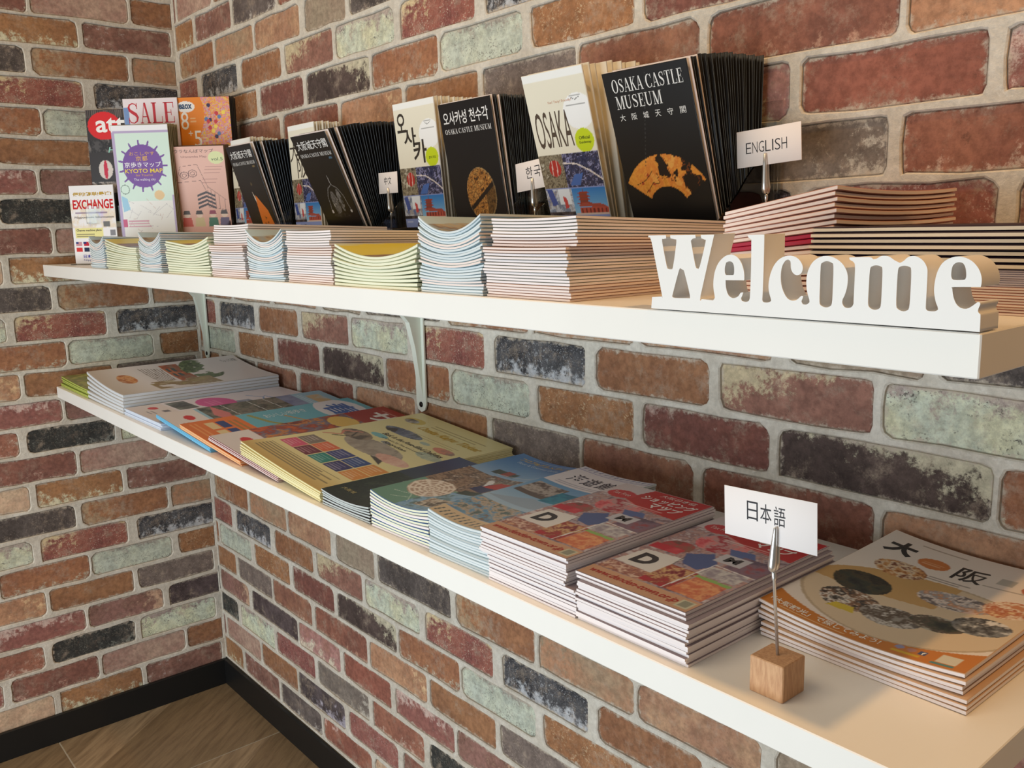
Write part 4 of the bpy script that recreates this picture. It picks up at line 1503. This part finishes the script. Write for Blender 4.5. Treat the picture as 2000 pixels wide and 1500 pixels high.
# thick white magazines with a watercolour street
wc = Cv(.208, .286, (228, 226, 230), .0014)
wc.grad(wc.box(0, 0, 1, .25), (206, 196, 186), (228, 226, 230), 'v', .02, .25)
wc.pal(wc.emask(.40, .16, .17, .055), [(196, 120, 66), (220, 170, 120), (170, 96, 50), (232, 206, 176)], 6)
for i in range(8):
    wc.line([(.10 + i * .012, .30 + i * .018), (.62, .315 + i * .014)], .0016, (96, 84, 76), .8)
wc.pal(wc.box(.08, .44, .70, .56), [(190, 104, 70), (206, 130, 92), (160, 84, 60), (150, 120, 104)], 6)
for u_, v_ in ((.2, .50), (.38, .50), (.2, .465), (.38, .465)):
    wc.rect(u_, v_ - .012, u_ + .12, v_ + .01, (70, 92, 96))
k = vnoise(wc.ny + 1, wc.nx + 1, 6, 4, 9)
m = wc.emask(.36, .66, .36, .12) & (k > .40)
wc.pal(m, [(70, 96, 60), (104, 128, 84), (52, 74, 50), (150, 170, 130)], 9)
wc.pal(wc.box(.62, .24, .95, .64) & (k > .45), [(170, 158, 110), (150, 128, 96), (196, 190, 166)], 6)
wc.t('ちょっと大阪', .10, .86, .20, .97, (110, 110, 116), 0, rot=-1)
stack('magazine', 6, .208, .286, .0056, (.198, YL, ZL), (0, 0, 0), plain('page_edges_cool_white', (214, 218, 222), .7, .2), C_GREY,
      'topmost thick white magazine with a watercolour street scene', '%s thick white magazine from the top of the watercolour street stack', 'magazine', 'white watercolour magazines', wc, CURL_L, .018, 1.2, jit=.0012, nx=10)


def jp_strip(c):
    """white address strip with a small red mark along the front edge"""
    c.rect(0, 0, 1, .20, (226, 216, 214)).ell(.22, .12, .07, .028, (206, 44, 50)).rows(.34, .05, .52, .10, 2, (110, 110, 120)).rect(.40, .13, .50, .17, (120, 116, 124))
    return c


bl = Cv(.176, .284, (228, 222, 228), .0014)
jp_strip(bl)
bl.pal(bl.box(.06, .22, .50, .34), [(44, 44, 44), (90, 92, 84), (120, 130, 124)], 8).pal(bl.box(.45, .38, 1, .66), [(110, 130, 160), (150, 160, 180), (80, 84, 110)], 5)
bl.ell(.38, .47, .30, .11, (214, 76, 150)).rows(.26, .42, .52, .50, 3, (236, 150, 190)).line([(.25, .70), (.45, .76), (.60, .72)], .003, (110, 150, 206)).line([(.40, .78), (.62, .80)], .003, (110, 150, 206))
stack('magazine', 4, .176, .284, .0030, (.412, YL, ZL), (0, 0, 0), plain('page_edges_ice', (216, 224, 236), .7, .2), plain('cover_ice', (190, 204, 226), .5),
      'topmost pale blue brochure with a pink bubble on the lower shelf', '%s pale blue brochure from the top of the pink bubble stack', 'magazine', 'pale blue brochures', bl, jit=.0025)

TILT = .077
AW, AD = .213, .285


def shingled(x, n, t, pages, cover, cv, lt, lr, grp, **kw):
    stack('magazine', n, AW, AD, t, (x, -.2935, ZL + AW * math.sin(TILT) + .0002), (0, TILT, 0), pages, cover, lt, lr, 'magazine', grp, cv, jit=.0012, jr=.002, **kw)


ph = jp_strip(Cv(AW, AD, (150, 190, 210), .0014))
ph.pal(ph.box(0, .22, 1, .72), [(50, 50, 48), (92, 96, 84), (130, 120, 110), (70, 76, 70)], 7)
for v_ in (.36, .52, .62):
    ph.line([(0, v_), (.5, v_ + .02)], .0014, (210, 214, 214))
ph.poly([(0, .30), (.25, .34), (.5, .30), (.25, .25)], (206, 120, 120)).pal(ph.box(0, .70, 1, .80), [(110, 120, 160), (140, 150, 180)], 4)
ph.pal(ph.box(.1, .86, .5, .95), [(206, 170, 120), (190, 200, 200)], 5).rows(.05, .81, .5, .86, 3, (226, 234, 240))
shingled(.566, 4, .0018, plain('page_edges_sky', (120, 196, 232), .6), plain('cover_sky', (96, 176, 222), .5), ph,
         'topmost brochure with dark photos and sky blue edges', '%s sky blue edged brochure from the top of its stack', 'sky blue edged brochures')

spc = Cv(AW, AD, (104, 178, 196), .0014)
spc.rect(0, 0, 1, .30, (222, 116, 44)).rows(.05, .03, .9, .08, 2, (240, 180, 120))
for i, cl in enumerate(((226, 200, 150), (40, 60, 120), (226, 200, 150), (40, 60, 120))):
    spc.rect(.08 + (i // 2) * .22, .10 + (i % 2) * .06, .26 + (i // 2) * .22, .15 + (i % 2) * .06, cl)
spc.rows(.1, .225, .9, .285, 2, (150, 120, 60), .8)
spc.line([(.06, .36), (.3, .40), (.55, .50), (.5, .62)], .007, (150, 150, 84)).line([(.2, .52), (.5, .60)], .004, (196, 150, 80))
spc.t('おいしい街歩き', .10, .42, .20, .66, (230, 236, 236), 0, rot=-1)
spc.ell(.26, .84, .30, .125, (226, 220, 224)).t('春', .10, .76, .46, .92, (70, 104, 170), .02)
shingled(.667, 4, .0018, plain('page_edges_apricot', (240, 190, 140), .6), plain('cover_orange', (222, 116, 44), .45), spc,
         'topmost orange and turquoise magazine with a spring character in a cloud', '%s orange and turquoise magazine from the top of its stack', 'orange and turquoise magazines')

rd = jp_strip(Cv(AW, AD, (160, 44, 36), .0014))
rd.pal(rd.box(0, .20, 1, .74), [(196, 92, 44), (150, 60, 40), (110, 110, 136), (206, 130, 60), (120, 50, 44)], 5)
rd.ell(.2, .66, .16, .07, (226, 186, 96)).rect(0, .76, 1, 1, (158, 40, 34)).t('サ', .12, .80, .42, .93, (232, 226, 222), .03).rows(.1, .94, .4, .96, 1, (220, 190, 180))
shingled(.774, 4, .0018, plain('page_edges_blush', (226, 204, 200), .6), plain('cover_dark_red', (130, 34, 40), .45), rd,
         'topmost red food magazine lying under the yellow ticket guide', '%s red food magazine from the top of its stack', 'red food magazines')

yk = Cv(AW, AD, (226, 214, 158), .0012)
yk.grad(yk.box(0, 0, 1, .16), (206, 170, 96), (226, 212, 154), 'v', .0, .14)
yk.rows(.06, .045, .94, .145, 6, (110, 96, 70), .7, .4)
cols = [((206, 84, 116), (128, 116, 106)), ((108, 34, 54), (214, 104, 66)), ((34, 128, 120), (54, 62, 122)), ((50, 48, 104), (40, 66, 128)), ((208, 136, 62), (210, 140, 64))]
for i, (a, b) in enumerate(cols):
    u_ = .06 + i * .18
    yk.rect(u_, .165, u_ + .172, .25, a).rect(u_, .256, u_ + .172, .345, b).rows(u_ + .02, .175, u_ + .15, .24, 4, (236, 226, 220), .45).rows(u_ + .02, .266, u_ + .15, .335, 4, (236, 226, 220), .45)
yk.pal(yk.emask(.50, .47, .30, .075), [(150, 136, 124), (172, 160, 146), (122, 110, 100)], 4).pal(yk.emask(.20, .52, .15, .055), [(110, 92, 78), (150, 128, 108), (84, 66, 56)], 6)
yk.poly([(.62, .40), (.80, .36), (.74, .42)], (70, 58, 54)).pal(yk.emask(.78, .44, .16, .04), [(206, 150, 136), (226, 190, 170)], 5)
yk.line([(.05, .40), (.14, .46), (.08, .50), (.18, .56)], .0035, (206, 130, 110)).line([(.12, .42), (.22, .48), (.16, .54)], .003, (60, 44, 40))
yk.pal(yk.emask(.34, .72, .20, .04), [(84, 96, 120), (120, 130, 150), (60, 66, 84)], 5).ell(.30, .60, .09, .022, (120, 180, 186)).ell(.46, .56, .05, .015, (150, 150, 150))
yk.pal(yk.emask(.85, .60, .12, .035), [(150, 166, 150), (190, 196, 170)], 5).pal(yk.emask(.82, .70, .10, .03), [(214, 140, 120), (120, 116, 110)], 6).ell(.62, .70, .05, .015, (170, 186, 170))
yk.ell(.16, .88, .10, .04, (206, 180, 70)).pal(yk.emask(.14, .87, .07, .028), [(230, 226, 220), (150, 146, 140), (60, 56, 56)], 5)
yk.poly([(.16, .70), (.24, .74), (.30, .69), (.22, .68)], (50, 46, 50))
yk.t('Osaka Kaiyu Ticket', .28, .80, .92, .86, (196, 158, 44), .04, shear=.06).rows(.34, .88, .9, .93, 2, (150, 130, 80), .6, .3).rows(.36, .74, .9, .78, 2, (150, 130, 80), .6, .3)
yk.t('Bask in the Awe-filled Delights', .27, .615, .90, .655, (50, 44, 44), .02, shear=.03).t('of Osaka by Sea and Land at', .34, .585, .80, .605, (80, 70, 66)).t('Kaiyukan', .44, .545, .68, .575, (60, 52, 50), .02)
shingled(.883, 6, .0021, plain('page_edges_butter', (238, 228, 178), .6), plain('cover_butter', (214, 200, 140), .5), yk,
         'topmost yellow aquarium ticket guide with sea animals', '%s yellow aquarium ticket guide from the top of its stack', 'yellow aquarium guides', shape=lambda u, v: (1 - u) ** 2 * (1 - v) ** 3, amp=.006, pw=2.0, nx=8, ny=6)

# slim guides
nw = Cv(.097, .197, (36, 44, 78), .0011)
nw.pal(nw.box(0, 0, 1, .52), [(18, 22, 20), (36, 46, 34), (24, 30, 26), (52, 62, 48)], 8).grad(nw.box(0, .52, 1, 1), (40, 48, 66), (48, 60, 104), 'v', .52, .9)
nw.t('なにわ', .36, .86, .92, .95, (226, 224, 224), .01).rows(.42, .80, .88, .84, 2, (150, 156, 180)).t('大阪城', .10, .10, .36, .13, (190, 176, 120)).pal(nw.box(.35, .44, 1, .52) & (vnoise(nw.ny + 1, nw.nx + 1, 12, 3, 3) > .55), [(226, 226, 226), (110, 116, 110)], 12)
stack('guide', 6, .097, .197, .0025, (1.103, YL, ZL), (0, 0, .02), PAGE_GREY, C_DARK,
      'topmost slim dark green and navy guide beside the yellow ticket guides', '%s slim dark guide from the top of the navy and green stack', 'guide', 'slim dark guides', nw, CUP, .003, 1.3, nx=8)

fg = Cv(.100, .215, (112, 152, 134), .0011)
fg.grad(fg.box(0, .60, 1, 1), (150, 178, 206), (62, 118, 178), 'v', .60, .9)
fg.pal(fg.box(0, .32, 1, .62) & (fg.V > .30 + fg.U * .02), [(120, 96, 80), (160, 136, 116), (90, 74, 66), (186, 170, 156)], 8)
fg.pal(fg.box(.42, .0, 1, .30), [(110, 150, 186), (140, 176, 204), (96, 120, 120)], 6).pal(fg.box(.55, .06, .95, .18), [(120, 90, 70), (206, 196, 180), (90, 80, 70)], 8)
R = np.hypot((fg.U - .30) * fg.w, (fg.V - .26) * fg.h)
A = np.arctan2((fg.V - .26) * fg.h, (fg.U - .30) * fg.w)
fg.fill(R < .026, (176, 150, 132)).fill((R < .026) & ((np.sin(A * 10) > .5) | (np.abs(np.sin(R * 600)) > .8)), (226, 214, 200))
fg.line([(.1, .10), (.3, .14), (.45, .06)], .0008, (200, 220, 206)).line([(.2, .05), (.35, .10)], .0008, (200, 220, 206))
fg.rect(.25, .66, .60, .72, (60, 70, 66)).rect(.40, .66, .52, .73, (150, 60, 50)).poly([(.55, .40), (.85, .36), (.90, .50), (.60, .52)], (40, 46, 90)).poly([(.62, .46), (.92, .44), (.95, .54), (.70, .55)], (180, 44, 40)).poly([(.50, .55), (.62, .46), (.64, .52), (.54, .58)], (226, 226, 226))
fg.line([(.35, .66), (.80, .68), (.95, .74), (.90, .62)], .0012, (196, 200, 206)).rect(.60, .30, .98, .36, (52, 66, 60)).pal(fg.box(.40, .56, .92, .63), [(206, 196, 186), (90, 80, 76), (170, 110, 90)], 14)
fg.t('フロア&グルメガイド', .14, .905, .92, .95, (206, 172, 70), .02).t('Floor & Gourmet Guide', .20, .865, .84, .89, (200, 216, 230)).rows(.24, .965, .86, .98, 1, (200, 216, 230))
stack('guide', 12, .100, .215, .0028, (1.2065, YL, ZL), (0, 0, .03), PAGE_CREAM, plain('cover_royal_blue', (80, 112, 160), .5),
      'topmost slim floor and gourmet guide with a teal front and blue sky', '%s slim guide from the top of the floor and gourmet stack', 'guide', 'floor and gourmet guides', fg, CUP, .005, 1.3, nx=8,
      alt=lambda k, n: (PAGE, C_GREY) if k % 3 == 0 else None)

kk = Cv(.099, .215, (120, 160, 196), .0011)
kk.grad(kk.box(0, .12, 1, .74), (176, 196, 212), (96, 150, 196), 'v', .25, .74)
kk.pal(kk.box(.0, .10, 1, .30), [(130, 110, 96), (100, 150, 186), (190, 170, 150), (90, 110, 110)], 7).rect(.05, .48, .48, .66, (96, 84, 80)).pal(kk.box(.05, .52, .46, .66), [(96, 84, 80), (180, 172, 166), (130, 120, 110)], 6)
kk.pal(kk.box(.46, .46, .94, .62), [(34, 110, 142), (50, 136, 160), (30, 84, 120)], 4).poly([(0, .34), (.6, .34), (1, .40), (.4, .46)], (150, 168, 186))
kk.rect(0, .70, 1, 1, (222, 218, 222)).t('海遊館', .14, .775, .74, .885, (46, 50, 70), .01).rows(.12, .72, .86, .76, 2, (150, 150, 166), .6).rect(.76, .84, .92, .86, (150, 150, 166), .6)
kk.rect(0, 0, 1, .095, (214, 190, 156)).rect(0, .955, 1, 1, (206, 206, 216)).rect(0, .945, 1, .953, (120, 120, 180))
for i in range(13):
    kk.poly([(.03 + i * .075, .02), (.05 + i * .075, .02), (.075 + i * .075, .07), (.055 + i * .075, .07)], (90, 100, 104)).poly([(.03 + i * .075, .965), (.05 + i * .075, .965), (.07 + i * .075, .99), (.05 + i * .075, .99)], (90, 96, 150))
stack('guide', 15, .099, .215, .0026, (1.3105, YL, ZL), (0, 0, .03), PAGE_BLUE, C_SLATE,
      'topmost slim aquarium guide with a white title panel and blue photo', '%s slim aquarium guide from the top of the blue photo stack', 'guide', 'slim aquarium guides', kk, CUP, .004, 1.3, nx=8,
      alt=lambda k, n: (PAGE_GREY, C_SLATE) if k % 4 == 1 else None)


def town_cover():
    c = Cv(.108, .188, (206, 196, 198), .001)
    c.pal(c.box(0, .10, 1, .80), [(206, 196, 198), (150, 120, 124), (190, 150, 140), (170, 160, 170), (120, 96, 104)], 7)
    c.rect(0, 0, 1, .105, (206, 160, 126)).t('www.denden-town.or.jp', .04, .03, .84, .085, (176, 44, 34), .02, shear=.03).rect(.87, .02, .975, .09, (206, 200, 170)).rect(.885, .03, .96, .08, (150, 150, 130))
    c.pal(c.box(.02, .11, .48, .20), [(206, 160, 126), (150, 90, 80), (220, 190, 170)], 14)
    c.poly([(.04, .21), (.42, .20), (.40, .42), (.06, .40)], (222, 218, 214)).t('D', .12, .245, .30, .365, (44, 42, 46), .05)
    c.line([(.44, .20), (.38, .45)], .0008, (60, 60, 60)).pal(c.box(.40, .12, .66, .34), [(176, 40, 54), (150, 60, 50), (206, 170, 120), (120, 30, 44)], 6)
    c.pal(c.emask(.20, .52, .14, .07), [(110, 76, 66), (176, 60, 66), (140, 96, 80)], 5).pal(c.box(.02, .44, .30, .50), [(186, 44, 60), (206, 84, 90)], 5)
    c.pal(c.emask(.42, .68, .22, .11), [(206, 70, 84), (222, 130, 130), (190, 150, 150), (170, 44, 60)], 6)
    c.poly([(.34, .48), (.50, .56), (.66, .46), (.60, .36), (.44, .38)], (74, 92, 142)).poly([(.52, .66), (.72, .68), (.84, .58), (.66, .54)], (84, 104, 156))
    c.poly([(.66, .12), (.97, .115), (.96, .29), (.68, .30)], (206, 116, 80)).pal(c.box(.68, .12, .96, .28), [(206, 110, 74), (226, 160, 110), (180, 84, 66)], 6)
    c.poly([(.66, .30), (.97, .29), (.97, .315), (.66, .325)], (140, 176, 96)).pal(c.box(.64, .33, .96, .44), [(206, 202, 198), (150, 140, 150)], 14)
    c.pal(c.box(.70, .45, 1, .62), [(96, 80, 100), (130, 104, 120), (150, 70, 80)], 6).line([(.62, .12), (.64, .46), (1, .44)], .0014, (226, 222, 220))
    c.rect(.56, .50, .80, .60, (196, 194, 200)).t('M', .62, .52, .74, .58, (40, 40, 46), .05)
    c.poly([(.30, .80), (.36, 1), (1, 1), (1, .70), (.62, .72)], (184, 36, 40)).ell(.20, .84, .15, .06, (196, 50, 60)).t('Tax Free', .10, .825, .30, .86, (232, 214, 210))
    c.t('ショッピング', .40, .845, .96, .915, (240, 232, 230), .03).t('マップ', .58, .76, .92, .83, (240, 232, 230), .03).t('大阪日本橋', .50, .93, .88, .97, (236, 210, 206), .01).rows(.36, .72, .84, .755, 2, (240, 226, 220), .6)
    return c


# town shopping maps: two stacks side by side
stack('shopping_map', 20, .108, .188, .0023, (1.400, YL, ZL), (0, 0, 0), PAGE, plain('cover_plum', (150, 134, 138), .45),
      'topmost shopping map of the taller left stack of red titled maps', '%s shopping map from the top of the taller left stack', 'shopping map', 'shopping maps in the left stack', town_cover(), jit=.0014, jr=.006,
      off=lambda k, n: (-.010, 0) if k > n * .45 else (0, 0), frac=.86)
stack('shopping_map', 16, .108, .188, .0023, (1.5097, YL, ZL), (0, 0, 0), PAGE, MATS['cover_plum'],
      'topmost shopping map of the lower right stack of red titled maps', '%s shopping map from the top of the lower right stack', 'shopping map', 'shopping maps in the right stack', town_cover(), jit=.0012, jr=.006,
      off=lambda k, n: (-.006 + .0005, .006) if k == n - 1 else ((-.004, .003) if k == n - 2 else (0, 0)), frac=.86)

# food magazines at the right end
fd = Cv(.149, .206, (238, 228, 218), .001)
arc = .060 + .36 * (fd.U - .46) ** 2
pl = ((fd.U - .52) / .55) ** 2 + ((fd.V - .36) / .30) ** 2
fd.fill(pl < 1, (222, 202, 172)).fill((pl < 1) & (pl > .93), (196, 176, 146)).fill((pl < 1) & (fd.V > .36 + .1 * fd.U) & (fd.U < .6), (204, 164, 104))
fd.fill(fd.V < arc, (204, 126, 44))
for cu_, cv_, ru, rv, pal_ in ((.26, .665, .14, .075, [(140, 78, 40), (206, 150, 90), (232, 214, 186), (120, 60, 34), (226, 196, 150)]), (.21, .44, .15, .095, [(40, 34, 28), (74, 62, 40), (52, 56, 44), (28, 26, 26)]),
                               (.27, .27, .15, .090, [(216, 210, 198), (54, 48, 44), (140, 104, 76), (232, 228, 220), (60, 52, 46)]), (.50, .255, .15, .080, [(150, 146, 140), (86, 70, 56), (206, 204, 200), (104, 96, 90)]),
                               (.69, .31, .13, .065, [(36, 34, 30), (66, 66, 50), (96, 80, 66), (180, 176, 160)]), (.85, .38, .13, .080, [(206, 208, 208), (120, 122, 124), (64, 60, 58), (230, 228, 224)]),
                               (.64, .53, .19, .075, [(226, 196, 180), (206, 150, 110), (160, 160, 166), (240, 226, 216), (120, 110, 110)]), (.87, .58, .12, .085, [(232, 200, 156), (190, 110, 70), (240, 226, 206), (206, 140, 100)])):
    fd.pal(fd.emask(cu_, cv_, ru, rv), pal_, 9, 6)
fd.poly([(.22, .17), (.36, .18), (.33, .225), (.24, .215)], (214, 190, 60))
fd.t('大', .06, .785, .225, .92, (34, 32, 32), .05).t('阪', .475, .735, .63, .87, (34, 32, 32), .015).ell(.35, .81, .085, .05, (208, 124, 60)).rows(.29, .795, .41, .825, 2, (236, 200, 170)).rows(.40, .67, .62, .71, 2, (120, 110, 104)).rows(.20, .945, .50, .96, 1, (150, 130, 110))
fd.rect(.68, .80, .76, .86, (190, 186, 176)).ell(.88, .80, .07, .05, (190, 110, 80)).rows(.64, .75, .86, .77, 1, (150, 140, 130))
fd.t('「大阪観光」で探してみよう!', .03, .028, .60, .066, (246, 238, 226), .02).rows(.10, .012, .50, .024, 1, (240, 210, 170), .8)
fd.rect(.66, .020, .79, .038, (214, 176, 40)).ell(.68, .062, .02, .014, (150, 150, 190)).ell(.735, .062, .02, .014, (196, 140, 130)).rect(.77, .048, .805, .074, (66, 80, 120)).t('f', .78, .05, .795, .072, (240, 240, 240), .03)
fd.rect(.855, .030, .945, .095, (222, 216, 196)).rect(.845, .012, .945, .028, (90, 140, 136))
stack('magazine', 7, .149, .206, .0027, (1.6195, -.2125, ZL), (0, 0, -.01), PAGE, plain('cover_amber', (206, 172, 140), .45),
      'topmost food magazine with an orange band and dishes on a plate', '%s food magazine from the top at the right end of the lower shelf', 'magazine', 'food magazines at the right end', fd,
      lambda u, v: 1.3 * (1 - u) ** 3 + .9 * u ** 3 * (1 - .3 * v) + .5 * v ** 3, .0065, 1.2, jit=.0012, jr=.006, off=lambda k, n: (.004, -.003) if k < 3 else (0, 0), nx=10, ny=6, frac=.8)
